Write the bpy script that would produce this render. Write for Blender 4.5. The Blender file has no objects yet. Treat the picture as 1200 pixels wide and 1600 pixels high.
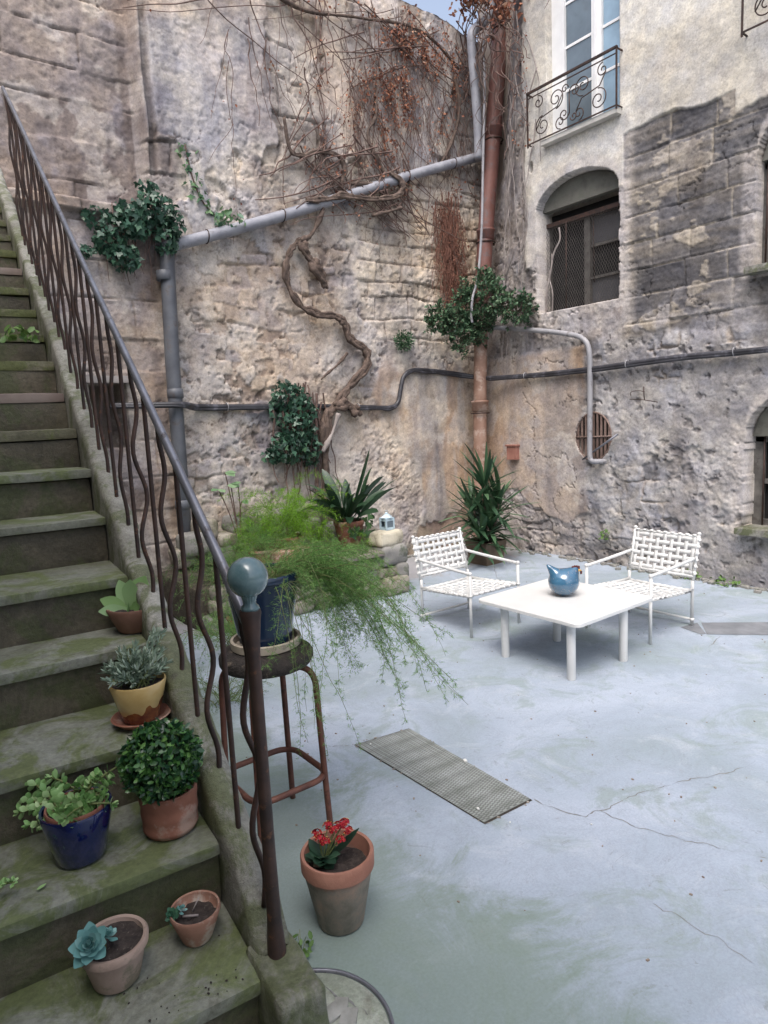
import bpy, math, random
import numpy as np
from mathutils import Matrix, Vector
random.seed(7); rng = np.random.default_rng(11)
scn = bpy.context.scene
C = scn.collection
PI = math.pi

# ------------------------------------------------------------ camera, world, sun, exposure
EYE = np.array([0.0, 0.0, 1.9]); F = 1030.0
SL = -0.0486
_n = np.array([-SL, 1.0, 144.0 / F]); _n /= np.linalg.norm(_n); _up = -_n
_v = np.array([(-200 - 600) / F, (656 + SL * (-800) - 800) / F, 1.0]); _v -= _v.dot(_up) * _up; _v /= np.linalg.norm(_v)
_x = np.cross(_v, _up)
RW = np.array([_x, _v, _up])            # rows: world axes seen from the camera
cam_d = bpy.data.cameras.new("camera"); cam = bpy.data.objects.new("camera", cam_d); C.objects.link(cam)
m = Matrix.Identity(4)
for i in range(3):
    m[i][0] = RW[i, 0]; m[i][1] = -RW[i, 1]; m[i][2] = -RW[i, 2]; m[i][3] = EYE[i]
cam.matrix_world = m
cam_d.sensor_fit = 'VERTICAL'; cam_d.sensor_height = 36.0; cam_d.lens = 36.0 * F / 1600.0
cam_d.clip_start = 0.05; cam_d.clip_end = 300
scn.camera = cam

SUN_EL, SUN_AZ = 62.0, 230.0
w = bpy.data.worlds.new("World"); scn.world = w; w.use_nodes = True
nt = w.node_tree; nt.nodes.clear()
sky = nt.nodes.new('ShaderNodeTexSky'); sky.sky_type = 'NISHITA'; sky.sun_disc = False
sky.sun_elevation = math.radians(SUN_EL); sky.sun_rotation = math.radians(SUN_AZ)
sky.air_density = 1.0; sky.dust_density = 5.0; sky.ozone_density = 1.0
bg = nt.nodes.new('ShaderNodeBackground'); bg.inputs['Strength'].default_value = 0.15
wo = nt.nodes.new('ShaderNodeOutputWorld')
hs = nt.nodes.new('ShaderNodeHueSaturation'); hs.inputs['Saturation'].default_value = .72; nt.links.new(sky.outputs[0], hs.inputs['Color']); nt.links.new(hs.outputs[0], bg.inputs['Color']); nt.links.new(bg.outputs[0], wo.inputs['Surface'])
sl = bpy.data.lights.new("sun", 'SUN'); sl.energy = 1.0; sl.angle = math.radians(42); sl.color = (1.0, 0.97, 0.95)
so = bpy.data.objects.new("sun", sl); C.objects.link(so)
az = math.radians(SUN_AZ); el = math.radians(SUN_EL)
sd = Vector((math.sin(az) * math.cos(el), math.cos(az) * math.cos(el), math.sin(el)))
so.rotation_euler = sd.to_track_quat('Z', 'Y').to_euler()
scn.view_settings.view_transform = 'Standard'; scn.view_settings.look = 'None'
scn.view_settings.exposure = 1.04; scn.view_settings.gamma = 1.0
scn.render.engine = 'CYCLES'
scn.cycles.max_bounces = 8; scn.cycles.diffuse_bounces = 5

# ------------------------------------------------------------ noise
def _hash(ix, iy, seed):
    h = (ix.astype(np.int64) * 374761393 + iy.astype(np.int64) * 668265263 + seed * 1442695041) & 0xffffffff
    h = ((h ^ (h >> 13)) * 1274126177) & 0xffffffff
    h = (h ^ (h >> 16)) & 0xffffffff
    h = (h * 2246822519) & 0xffffffff
    return ((h ^ (h >> 15)) & 0xffffff) / float(0xffffff)
def vn(x, y, seed=0):
    x, y = np.broadcast_arrays(np.asarray(x, float), np.asarray(y, float))
    ix = np.floor(x).astype(np.int64); iy = np.floor(y).astype(np.int64); fx = x - ix; fy = y - iy
    fx = fx * fx * (3 - 2 * fx); fy = fy * fy * (3 - 2 * fy)
    a = _hash(ix, iy, seed); b = _hash(ix + 1, iy, seed); c = _hash(ix, iy + 1, seed); d = _hash(ix + 1, iy + 1, seed)
    return (a + (b - a) * fx) * (1 - fy) + (c + (d - c) * fx) * fy
def fbm(x, y, sc=1.0, o=4, seed=0):
    s = 0; a = 1.0; t = 0
    for k in range(o):
        s = s + a * vn(x * sc + 17.3 * k, y * sc - 9.1 * k, seed + k * 31); t += a; a *= 0.55; sc *= 2.03
    return s / t          # 0..1, mean .5
def fbm3(p, sc=1.0, o=3, seed=0):
    return (fbm(p[:, 0] + .37 * p[:, 2], p[:, 1] - .29 * p[:, 2], sc, o, seed) + fbm(p[:, 1] + .41 * p[:, 0], p[:, 2], sc, o, seed + 5) + fbm(p[:, 2], p[:, 0] + .33 * p[:, 1], sc, o, seed + 9)) / 3
def terr(v, n_):
    q = v * n_; f = np.floor(q); return (f + sst(.40, .60, q - f)) / n_
def crease(x, y, sc, seed, w_=.05): return np.minimum(1, np.abs(fbm(x, y, sc, 5, seed) - .5) / w_)
def sst(a, b, x):
    t = np.clip((x - a) / (b - a), 0, 1); return t * t * (3 - 2 * t)
def courses(s, z, hs, wid, seed, warp=.05, z0=0.0):
    """irregular coursed masonry: returns distance to joint, block random value (0..1), second random"""
    ws = s + (fbm(s, z, 1.7, 3, seed) - .5) * warp * 4; wz = z + (fbm(s, z, 1.3, 3, seed + 3) - .5) * warp * 3
    cum = np.concatenate([[z0], z0 + np.cumsum(hs)])
    ci = np.clip(np.searchsorted(cum, wz) - 1, 0, len(hs) - 1)
    lo = cum[ci]; hi = cum[ci + 1]
    dz = np.minimum(wz - lo, hi - wz)
    off = _hash(ci, ci * 0 + 5, seed) * wid
    q = (ws + off) / wid; bi = np.floor(q); fx = q - bi
    j0 = (_hash(bi, ci, seed + 1) - .5) * .62; j1 = (_hash(bi + 1, ci, seed + 1) - .5) * .62
    left = fx - j0; bi2 = np.where(left < 0, bi - 1, np.where(fx > 1 + j1, bi + 1, bi))
    jl = (_hash(bi2, ci, seed + 1) - .5) * .62 + bi2; jr = (_hash(bi2 + 1, ci, seed + 1) - .5) * .62 + bi2 + 1
    dx = np.minimum(q - jl, jr - q) * wid
    d = np.minimum(dx, dz)
    return d, _hash(bi2, ci, seed + 7), _hash(bi2, ci, seed + 8)
def worley(x, y, seed, jit=.85):
    ix = np.floor(x); iy = np.floor(y); f1 = np.full(x.shape, 9.); f2 = np.full(x.shape, 9.); idr = np.zeros(x.shape)
    for dx in (-1, 0, 1):
        for dy in (-1, 0, 1):
            cx = ix + dx; cy = iy + dy
            px = cx + .5 + (_hash(cx, cy, seed) - .5) * jit; py = cy + .5 + (_hash(cx, cy, seed + 1) - .5) * jit
            d = np.hypot(px - x, py - y); r = _hash(cx, cy, seed + 2)
            idr = np.where(d < f1, r, idr); f2 = np.where(d < f1, f1, np.minimum(f2, d)); f1 = np.minimum(f1, d)
    return f1, f2, idr

# ------------------------------------------------------------ materials
def mk(name):
    mt = bpy.data.materials.new(name); mt.use_nodes = True
    t = mt.node_tree; b = t.nodes['Principled BSDF']; return mt, t, b
def N(t, ty, **kw):
    n = t.nodes.new(ty)
    for k, v in kw.items():
        if k in n.inputs: n.inputs[k].default_value = v
        else: setattr(n, k, v)
    return n
def noise(t, vec, scale, detail=5, rough=.6, dist=0):
    n = N(t, 'ShaderNodeTexNoise'); n.inputs['Scale'].default_value = scale; n.inputs['Detail'].default_value = detail
    n.inputs['Roughness'].default_value = rough; n.inputs['Distortion'].default_value = dist
    t.links.new(vec, n.inputs['Vector']); return n.outputs['Fac']
def ramp(t, fac, stops):
    r = N(t, 'ShaderNodeValToRGB'); e = r.color_ramp.elements
    while len(e) < len(stops): e.new(.5)
    for k, (p, c) in enumerate(stops):
        e[k].position = p; e[k].color = tuple(c) + (1,) if len(c) == 3 else c
    t.links.new(fac, r.inputs['Fac']); return r.outputs['Color']
def mix(t, f, a, b, mode='MIX'):
    n = N(t, 'ShaderNodeMix'); n.data_type = 'RGBA'; n.blend_type = mode
    def put(s, v):
        if isinstance(v, (tuple, list)): s.default_value = tuple(v) + (1,) if len(v) == 3 else v
        elif isinstance(v, (int, float)): s.default_value = v
        else: t.links.new(v, s)
    put(n.inputs[0], f); put(n.inputs[6], a); put(n.inputs[7], b); return n.outputs[2]
def bump(t, b, h, strength=.5, dist=.01, prev=None):
    n = N(t, 'ShaderNodeBump'); n.inputs['Strength'].default_value = strength; n.inputs['Distance'].default_value = dist
    t.links.new(h, n.inputs['Height'])
    if prev is not None: t.links.new(prev, n.inputs['Normal'])
    t.links.new(n.outputs[0], b.inputs['Normal']); return n.outputs[0]
MATS = {}
def pm(name, c1, c2, scale=6, rough=.7, bs=.3, bd=.004, c3=None, s3=25, t3=.6, metal=0, bscale=40, spec=None, coat=0, low=.35, high=.68):
    if name in MATS: return MATS[name]
    mt, t, b = mk(name); tc = N(t, 'ShaderNodeTexCoord').outputs['Object']
    col = ramp(t, noise(t, tc, scale), [(low, c1), (high, c2)])
    if c3: col = mix(t, ramp(t, noise(t, tc, s3, 6, .7), [(t3 - .04, (0, 0, 0)), (t3 + .06, (1, 1, 1))]), col, c3)
    t.links.new(col, b.inputs['Base Color']); b.inputs['Roughness'].default_value = rough; b.inputs['Metallic'].default_value = metal
    if spec is not None: b.inputs['Specular IOR Level'].default_value = spec
    if coat: b.inputs['Coat Weight'].default_value = coat; b.inputs['Coat Roughness'].default_value = .06
    if bs: bump(t, b, noise(t, tc, bscale, 6, .65), bs, bd)
    MATS[name] = mt; return mt
def leafm(name, stops, rough=.45, trans=.25, tcol=None, spec=.4):
    if name in MATS: return MATS[name]
    mt, t, b = mk(name); g = N(t, 'ShaderNodeNewGeometry')
    col = ramp(t, g.outputs['Random Per Island'], stops)
    t.links.new(col, b.inputs['Base Color']); b.inputs['Roughness'].default_value = rough; b.inputs['Specular IOR Level'].default_value = spec
    if trans:
        tr = N(t, 'ShaderNodeBsdfTranslucent'); ms = N(t, 'ShaderNodeMixShader'); ms.inputs[0].default_value = trans
        t.links.new(col, tr.inputs['Color'])
        t.links.new(b.outputs[0], ms.inputs[1]); t.links.new(tr.outputs[0], ms.inputs[2])
        t.links.new(ms.outputs[0], t.nodes['Material Output'].inputs['Surface'])
    MATS[name] = mt; return mt
def wallm(name, rough=.9, fine=.5):
    mt, t, b = mk(name); tc = N(t, 'ShaderNodeTexCoord').outputs['Object']
    at = N(t, 'ShaderNodeAttribute'); at.attribute_name = 'tint'
    n1 = noise(t, tc, 9, 8, .7); n2 = noise(t, tc, 45, 8, .75); n3 = noise(t, tc, 3.2, 6, .65)
    k1 = ramp(t, n1, [(.3, (.74, .73, .74)), (.7, (1.22, 1.2, 1.18))])
    k2 = ramp(t, n2, [(.28, (.62, .60, .60)), (.5, (1, 1, 1)), (.75, (1.2, 1.2, 1.22))])
    k3 = ramp(t, n3, [(.35, (.86, .86, .94)), (.65, (1.12, 1.06, .98))])
    c = mix(t, 1.0, at.outputs['Color'], k1, 'MULTIPLY'); c = mix(t, 1.0, c, k2, 'MULTIPLY'); c = mix(t, .8, c, k3, 'MULTIPLY'); c = mix(t, 1.0, c, (.965, .985, .955), 'MULTIPLY')
    t.links.new(c, b.inputs['Base Color']); b.inputs['Roughness'].default_value = rough; b.inputs['Specular IOR Level'].default_value = .2
    p = bump(t, b, n1, .5, .012); bump(t, b, n2, fine, .006, p); return mt

# ------------------------------------------------------------ mesh builder
ORI = {}
class MB:
    def __init__(s): s.v = []; s.f = []; s.n = 0; s.smooth = True
    def add(s, V, Fs):
        V = np.asarray(V, float).reshape(-1, 3); s.v.append(V)
        if isinstance(Fs, np.ndarray): s.f.append(Fs.astype(np.int64) + s.n)
        else:
            by = {}
            for q in Fs: by.setdefault(len(q), []).append(q)
            for k in by: s.f.append(np.array(by[k], dtype=np.int64) + s.n)
        s.n += len(V)
    def box(s, lo, hi, M=None):
        x0, y0, z0 = lo; x1, y1, z1 = hi
        V = np.array([(x0, y0, z0), (x1, y0, z0), (x1, y1, z0), (x0, y1, z0), (x0, y0, z1), (x1, y0, z1), (x1, y1, z1), (x0, y1, z1)], float)
        if M is not None: V = V @ M[:3, :3].T + M[:3, 3]
        s.add(V, [(0, 3, 2, 1), (4, 5, 6, 7), (0, 1, 5, 4), (1, 2, 6, 5), (2, 3, 7, 6), (3, 0, 4, 7)])
    def tube(s, P, r, n=8, cap=True, flat=None):
        P = np.asarray(P, float); k = len(P); r = np.broadcast_to(np.asarray(r, float), (k,))
        T = np.gradient(P, axis=0); T /= np.linalg.norm(T, axis=1)[:, None] + 1e-12
        u = np.cross(T[0], [0, 0, 1]); u = np.cross(T[0], [0, 1, 0]) if np.linalg.norm(u) < .1 else u
        u /= np.linalg.norm(u); a = np.linspace(0, 2 * PI, n, endpoint=False); V = []
        for i in range(k):
            u = u - u.dot(T[i]) * T[i]; u /= np.linalg.norm(u) + 1e-12; w_ = np.cross(T[i], u)
            V.append(P[i] + r[i] * (np.cos(a)[:, None] * u + np.sin(a)[:, None] * w_ * (flat or 1)))
        V = np.concatenate(V); i = np.arange(k - 1)[:, None] * n; j = np.arange(n)[None]; j2 = (j + 1) % n
        Q = np.stack([i + j, i + j2, i + n + j2, i + n + j], -1).reshape(-1, 4)
        b = s.n; s.add(V, Q)
        if cap and k > 1:
            s.f.append(np.array([list(range(n))[::-1]]) + b); s.f.append(np.array([[(k - 1) * n + q for q in range(n)]]) + b)
    def lathe(s, prof, c=(0, 0, 0), n=32, wob=0, seed=0, ell=1.0):
        prof = np.asarray(prof, float); k = len(prof); a = np.linspace(0, 2 * PI, n, endpoint=False); V = []
        for i, (r, z) in enumerate(prof):
            rr = r * (1 + wob * (vn(np.cos(a) * 2 + 5, np.sin(a) * 2 + z * 8, seed) - .5))
            V.append(np.stack([c[0] + rr * np.cos(a), c[1] + rr * np.sin(a) * ell, np.full(n, c[2] + z)], 1))
        V = np.concatenate(V); i = np.arange(k - 1)[:, None] * n; j = np.arange(n)[None]; j2 = (j + 1) % n
        s.add(V, np.stack([i + j, i + j2, i + n + j2, i + n + j], -1).reshape(-1, 4))
    def leaves(s, tv, tf, P, D, U, S):
        P = np.asarray(P, float); k = len(P); S = np.broadcast_to(np.asarray(S, float), (k,))
        if k == 0: return
        D = D / (np.linalg.norm(D, axis=1)[:, None] + 1e-9); W_ = np.cross(U, D); W_ /= np.linalg.norm(W_, axis=1)[:, None] + 1e-9; U2 = np.cross(D, W_)
        tv = np.asarray(tv, float)
        V = P[:, None] + S[:, None, None] * (tv[None, :, 0, None] * D[:, None] + tv[None, :, 1, None] * W_[:, None] + tv[None, :, 2, None] * U2[:, None])
        tf = np.asarray(tf); Fs = (np.arange(k)[:, None, None] * len(tv) + tf[None]).reshape(-1, tf.shape[1])
        s.add(V.reshape(-1, 3), Fs)
    def build(s, name, mat, parent=None, origin=None, smooth=True, angle=None):
        me = bpy.data.meshes.new(name); V = np.concatenate(s.v)
        o = bpy.data.objects.new(name, me); C.objects.link(o)
        O = np.array(ORI.get(parent.name, (0, 0, 0)) if parent else (origin if origin is not None else (0, 0, 0)), float)
        ORI[o.name] = O; V = V - O
        me.vertices.add(len(V)); me.vertices.foreach_set('co', V.ravel())
        lt = np.concatenate([np.full(len(q), q.shape[1]) for q in s.f]); lv = np.concatenate([q.ravel() for q in s.f])
        me.loops.add(len(lv)); me.loops.foreach_set('vertex_index', lv.astype(np.int32))
        ls = np.concatenate([[0], np.cumsum(lt)[:-1]])
        me.polygons.add(len(lt)); me.polygons.foreach_set('loop_start', ls.astype(np.int32)); me.polygons.foreach_set('loop_total', lt.astype(np.int32))
        me.update(calc_edges=True); me.validate()
        me.polygons.foreach_set('use_smooth', [bool(smooth)] * len(me.polygons))
        if angle is not None and smooth: me.set_sharp_from_angle(angle=math.radians(angle))
        me.materials.append(mat)
        if parent: o.parent = parent
        else: o.location = Vector(O)
        return o
def thing(name, label, cat, loc=(0, 0, 0), group=None):
    o = bpy.data.objects.new(name, None); C.objects.link(o); o.location = loc; o.empty_display_size = .1
    ORI[o.name] = np.array(loc, float); o['label'] = label; o['category'] = cat
    if group: o['group'] = group
    return o
def tag(o, label=None, cat=None, group=None, kind=None):
    for k, v in (('label', label), ('category', cat), ('group', group), ('kind', kind)):
        if v: o[k] = v
    return o
def arr(l): return np.array(l, float)
def unit(v): v = arr(v); return v / np.linalg.norm(v)
def smoothpath(P, per=6):
    P = arr(P); k = len(P); out = []
    for i in range(k - 1):
        p0 = P[max(i - 1, 0)]; p1 = P[i]; p2 = P[i + 1]; p3 = P[min(i + 2, k - 1)]
        for t in np.linspace(0, 1, per, endpoint=False):
            out.append(.5 * ((2 * p1) + (-p0 + p2) * t + (2 * p0 - 5 * p1 + 4 * p2 - p3) * t * t + (-p0 + 3 * p1 - 3 * p2 + p3) * t ** 3))
    out.append(P[-1]); return np.array(out)
def randunit(k):
    v = rng.normal(size=(k, 3)); return v / np.linalg.norm(v, axis=1)[:, None]
def rock(mb, c, dims, rot=0, amp=.02, rnd=.25, res=.04, seed=0, tilt=0, fine=9):
    """noisy rounded block made of six gridded faces"""
    dims = arr(dims); V = []; Fs = []; n0 = 0
    ns = np.maximum(2, np.ceil(dims / res).astype(int) + 1)
    for ax in range(3):
        a1, a2 = [q for q in range(3) if q != ax]
        for sg in (-1, 1):
            A, B = np.meshgrid(np.linspace(-1, 1, ns[a1]), np.linspace(-1, 1, ns[a2]), indexing='ij')
            G = np.zeros((A.size, 3)); G[:, a1] = A.ravel(); G[:, a2] = B.ravel(); G[:, ax] = sg
            V.append(G); i, j = np.meshgrid(np.arange(ns[a1] - 1), np.arange(ns[a2] - 1), indexing='ij'); q = (i * ns[a2] + j).ravel()
            fq = np.stack([q, q + 1, q + ns[a2] + 1, q + ns[a2]], 1)
            flip = (sg > 0) == (ax != 1)
            if flip: fq = fq[:, ::-1]
            Fs.append(fq + n0); n0 += len(G)
    V = np.concatenate(V); Fs = np.concatenate(Fs)
    h = dims / 2; r = rnd * h.min()
    Pn = V * h; core = np.clip(Pn, -(h - r), h - r); d = Pn - core; L = np.linalg.norm(d, axis=1)[:, None]
    Pn = np.where(L > 1e-9, core + d / np.maximum(L, 1e-9) * np.minimum(L, r), Pn)
    dirn = V / np.linalg.norm(V, axis=1)[:, None]
    off = fbm3(Pn + arr([seed * 3.7, seed * 1.3, seed * 2.1]), 1.5 / dims.max() * 2, 2, seed) - .5
    off2 = fbm3(Pn + arr([seed, 0, seed * 2.]), fine, 3, seed + 4) - .5
    Pn = Pn + dirn * (off * amp * 2.2 + off2 * amp * 1.4)[:, None]
    ca, sa = math.cos(rot), math.sin(rot); ct, st_ = math.cos(tilt), math.sin(tilt)
    R1 = arr([[ct, 0, st_], [0, 1, 0], [-st_, 0, ct]]); R2 = arr([[ca, -sa, 0], [sa, ca, 0], [0, 0, 1]])
    mb.add(Pn @ R1.T @ R2.T + arr(c), Fs)

# ------------------------------------------------------------ gridded stone walls
def lerpc(a, b, f): return a + (b - a) * f[..., None]
def wall_mesh(name, parent, S, Z, pos, col, mat, hide=None):
    n, k = S.shape; V = pos.reshape(-1, 3)
    i, j = np.meshgrid(np.arange(n - 1), np.arange(k - 1), indexing='ij'); q = (i * k + j).ravel()
    Fs = np.stack([q, q + 1, q + k + 1, q + k], 1)
    mb = MB(); mb.add(V, Fs); o = mb.build(name, mat, parent)
    at = o.data.attributes.new('tint', 'FLOAT_COLOR', 'POINT')
    cc = np.ones((V.shape[0], 4)); cc[:, :3] = np.clip(col.reshape(-1, 3), .01, .95); at.data.foreach_set('color', cc.ravel())
    return o
def gutter_z(X): return 3.79 + (X - 2.7) * .376
def corner_x(z): return 7.10 + .04 * z + .0095 * z * z

# back wall --------------------------------------------------
M_WALL = wallm('weathered_masonry', .9, .45)
def back_wall():
    xs = np.concatenate([np.arange(-1.2, 0.9, .06), np.arange(0.9, 8.25, .0145)]); zs = np.arange(0, 7.32, .0145)
    S, Z = np.meshgrid(xs, zs, indexing='ij')
    wob = (fbm(S, Z, 2.2, 4, 1) - .5) * .5; wob2 = (fbm(S, Z, 7, 4, 2) - .5) * .3
    # layouts
    r = np.random.default_rng(3)
    d1, b1, b1b = courses(S, Z, r.uniform(.15, .30, 60), .42, 21, .06)
    dA, bA, bAb = courses(S, Z, r.uniform(.30, .40, 40), .78, 33, .02)
    dU, bU, bUb = courses(S, Z, r.uniform(.24, .42, 40), .66, 45, .08)
    dW, wr, wrb = courses(S + wob2 * .22, Z + wob2 * .14, np.random.default_rng(12).uniform(.10, .21, 60), .27, 77, .09)
    dW = dW + (fbm(S, Z, 14, 4, 78) - .5) * .035
    R1, R2, R3, R4 = (fbm(S, Z, 6, 5, 50), fbm(S, Z, 22, 4, 60), fbm(S, Z, 1.1, 4, 70), fbm(S, Z, 2.6, 4, 80))
    T1 = terr(fbm(S, Z, 3.6, 5, 51), 9); CR = crease(S, Z, 3.1, 52); T2 = terr(fbm(S, Z, 11, 4, 53), 6)
    streak = fbm(S * 5, Z * .7, 1.0, 4, 90); streak2 = fbm(S * 11, Z * .9, 1.0, 3, 95)
    # masks
    gz = gutter_z(S)
    up = sst(-.12, .15, Z - gz + wob * .6) * (S > 2.5)
    left = 1 - sst(2.50, 2.62, S + wob * .06)
    hi = left * sst(4.14, 4.17, Z)
    plr = sst(-.04, .03, S - (5.72 + wob * .55 + .35 * np.sin(Z * 2.1))) * (1 - sst(2.45, 2.75, Z + wob * .4))
    clean = sst(5.0, 5.3, S + wob * .8) * sst(2.75, 3.05, Z + wob * .5) * (1 - up)
    scr = sst(4.8, 5.0, S + wob * .3) * (1 - plr) * (1 - sst(1.7, 2.1, Z + wob * .5))
    # main rubble
    jm = sst(.40, .60, fbm(S, Z, 2.3, 4, 79)); jt = 1 - (1 - sst(-.004, .022, dW)) * jm; h = -.028 * (1 - jt) + (wr - .5) * .045 * (.4 + .6 * jm)
    base = lerpc(arr([.38, .32, .285]), arr([.58, .52, .47]), wr) * np.ones(S.shape + (1,))
    base = lerpc(base, lerpc(arr([.36, .34, .37]), arr([.44, .42, .45]), R2), sst(.62, .72, _hash(np.floor(wr * 997), np.floor(wr * 31), 5)) * .6)
    mort = lerpc(arr([.40, .33, .28]), arr([.50, .43, .37]), R2)
    col = lerpc(mort, base, jt)
    # plaster skin over the rubble
    sk = sst(.475, .492, R3 * .55 + R1 * .45 + .03 * wob)
    skcol = lerpc(lerpc(arr([.47, .415, .375]), arr([.60, .555, .52]), R4), arr([.41, .405, .43]), sst(.5, .64, fbm(S, Z, 1.9, 4, 101)) * .85)
    h = h * (1 - sk) + sk * (.010 + (R3 - .5) * .03); col = lerpc(col, skcol, sk); ed = sst(.02, .0, np.abs(R3 * .55 + R1 * .45 + .03 * wob - .478)) ; col = lerpc(col, col * arr([.62, .60, .58]), ed * .7)
    # clean rubble blocks
    jc = sst(0, .02, d1 + (R2 - .5) * .012); hc = -.026 * (1 - jc) + (b1 - .5) * .05
    cc = lerpc(lerpc(arr([.60, .52, .43]), arr([.74, .66, .57]), b1b), arr([.50, .45, .43]), sst(.58, .7, R1) * .5); cc = lerpc(arr([.42, .35, .29]), cc, jc)
    h = h * (1 - clean) + hc * clean; col = lerpc(col, cc, clean)
    # upper part: large worn blocks under grey blue plaster
    ju = 1 - (1 - sst(0, .022, dU + (R2 - .5) * .02)) * sst(.40, .55, fbm(S, Z, 2.4, 4, 46)); hu = -.034 * (1 - ju) + (bU - .5) * .06 + (R4 - .5) * .05
    cu = lerpc(lerpc(arr([.44, .39, .345]), arr([.60, .54, .485]), bUb), arr([.38, .34, .33]), sst(.52, .66, R4) * .6)
    cu = lerpc(arr([.30, .25, .22]), cu, ju)
    pu = sst(.475, .492, fbm(S * 1.2, Z * .75, 1.15, 5, 120) + .06 * sst(4.6, 3.2, S) - .05 * sst(6.6, 7.2, Z))
    pc = lerpc(arr([.45, .43, .44]), arr([.64, .58, .55]), sst(.4, .6, fbm(S, Z, 1.4, 4, 130)))
    hu = hu * (1 - pu) + pu * (.02 + (R3 - .5) * .05); cu = lerpc(cu, pc, pu)
    fis = sst(.035, 0, np.abs(fbm(S, Z, 2.4, 5, 141) - .5)) * sst(.52, .6, fbm(S, Z, .8, 3, 142)) * up
    h = h * (1 - up) + hu * up; col = lerpc(col, cu, up); h = h - .02 * fis
    # scratch coat
    hs = .01 + (fbm(S, Z, 30, 3, 150) - .5) * .03; cs = lerpc(arr([.46, .40, .36]), arr([.60, .54, .49]), R1)
    h = h * (1 - scr) + hs * scr; col = lerpc(col, cs, scr)
    # smooth stained plaster by the corner
    hp = .03 + (R3 - .5) * .03 + (R2 - .5) * .003
    cp = lerpc(lerpc(arr([.33, .30, .285]), arr([.50, .445, .40]), sst(.3, .7, streak)), arr([.44, .28, .17]), sst(.56, .7, fbm(S * 2.2, Z * .8, 1, 4, 160)) * .42)
    cp = lerpc(cp, arr([.48, .47, .48]), sst(.55, .68, streak2) * .4)
    pe = sst(.5, .52, fbm(S, Z, 3.5, 4, 165) + .12 * sst(.5, .0, Z)) * sst(.75, .35, Z)
    hp = hp - .03 * pe; cp = lerpc(cp, arr([.42, .32, .26]), pe)
    h = h * (1 - plr) + hp * plr; col = lerpc(col, cp, plr)
    # left ashlar
    ja = sst(0, .014, dA + (R2 - .5) * .01); ja = 1 - (1 - ja) * sst(.36, .5, fbm(S, Z, 3, 4, 34)); ha = -.022 * (1 - ja) + (bA - .5) * .03 + (R4 - .5) * .045
    ca = lerpc(lerpc(arr([.26, .215, .195]), arr([.42, .36, .325]), bAb), arr([.36, .33, .35]), sst(.5, .65, R4) * .6)
    ca = lerpc(ca, arr([.56, .50, .45]), sst(.60, .64, fbm(S, Z, 2.8, 5, 171)) * .8); ca = lerpc(arr([.30, .245, .21]), ca, ja)
    h = h * (1 - left) + ha * left; col = lerpc(col, ca, left)
    h = h - hi * .16 + .07 * left * sst(4.02, 4.04, Z) * sst(4.17, 4.15, Z)
    ch = sst(2.40, 2.44, S) * sst(2.62, 2.60, S) * sst(4.3, 4.6, Z); 
    col = lerpc(col, arr([.29, .235, .205]), ch * .7)
    gv = sst(2.60, 2.62, S + wob * .1) * sst(2.70, 2.66, S + wob * .1) * sst(4.35, 4.6, Z) * sst(6.2, 6.0, Z); h = h - .05 * gv; col = lerpc(col, arr([.16, .13, .115]), gv * .75)
    sv = fbm(S * 4, Z * .45, 1, 4, 193); col = lerpc(col, col * arr([.72, .70, .72]), sst(.54, .66, sv) * .7 * up); col = lerpc(col, arr([.66, .61, .57]), sst(.46, .36, sv) * .4 * up)
    big = fbm(S, Z, .75, 4, 191); col = lerpc(col, col * arr([1.08, 1.0, .90]), sst(.5, .62, big) * .8); col = lerpc(col, col * arr([.84, .86, .92]), sst(.5, .38, big) * .8)
    # white efflorescence, algae, damp, broken bits
    wh = sst(.60, .68, fbm(S, Z, 1.7, 5, 181)) * (1 - hi); col = lerpc(col, arr([.70, .66, .62]), wh * .45)
    damp = sst(.52, .64, fbm(S * 2.5, Z * .6, 1, 4, 185)); col = lerpc(col, col * arr([.72, .72, .74]), damp * .9)
    st2 = sst(.55, .7, streak) * sst(0.2, -.9, Z - gz) * sst(-1.6, -.1, Z - gz) * (S > 2.6); col = lerpc(col, arr([.33, .30, .29]), st2 * .5)
    gr = sst(.9, 0, Z) * sst(.45, .6, R4); col = lerpc(col, arr([.22, .23, .17]), gr * .5)
    fi = sst(.010, .002, np.abs(fbm(S, Z, 1.9, 6, 221) - .5)) * sst(.5, .6, fbm(S, Z, .9, 3, 222)); pit = sst(.68, .73, fbm(S, Z, 11, 4, 223)) * (1 - plr * .8) * (1 - left * .6) * (1 - up * .6)
    h = h - .012 * fi - .016 * pit; col = lerpc(col, col * arr([.42, .38, .36]), np.maximum(fi * .85, pit * .5))
    # dark opening under its lintel, ragged recess behind
    op = (S > 1.78) & (S < 2.12) & (Z > 1.75) & (Z < 2.40)
    h = np.where(op, -.35, h); col = np.where(op[..., None], arr([.16, .13, .11]), col)
    rel = (1 - up * .5) * (1 - plr) * (1 - left * .6) * (.22 + .6 * sst(.44, .62, fbm(S, Z, .85, 3, 54)) + .2 * (R1 > .6))
    h = h + (R2 - .5) * .014 * (1 - plr * .8) + ((T1 - .5) * .07 + (T2 - .5) * .022 + (CR - 1) * .010 + (R1 - .5) * .012) * rel
    col = lerpc(col, col * arr([.80, .78, .78]), (sst(.5, .3, T1) * .6 + (1 - CR) * .45) * (1 - plr)); col = lerpc(col, arr([.60, .56, .53]), sst(.53, .6, T1) * .35 * (1 - plr) * (1 - hi)); h = h + (fbm(S, Z, 55, 2, 201) - .5) * .006
    # top silhouette
    top = 7.20 - .11 * sst(6.6, 7.3, S) + (fbm(S, S * 0, 4, 3, 210) - .5) * .05 + sst(5.9, 6.3, S) * 0
    Zt = np.minimum(Z, top)
    P = np.stack([S, 7.05 - h, Zt], -1)
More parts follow.
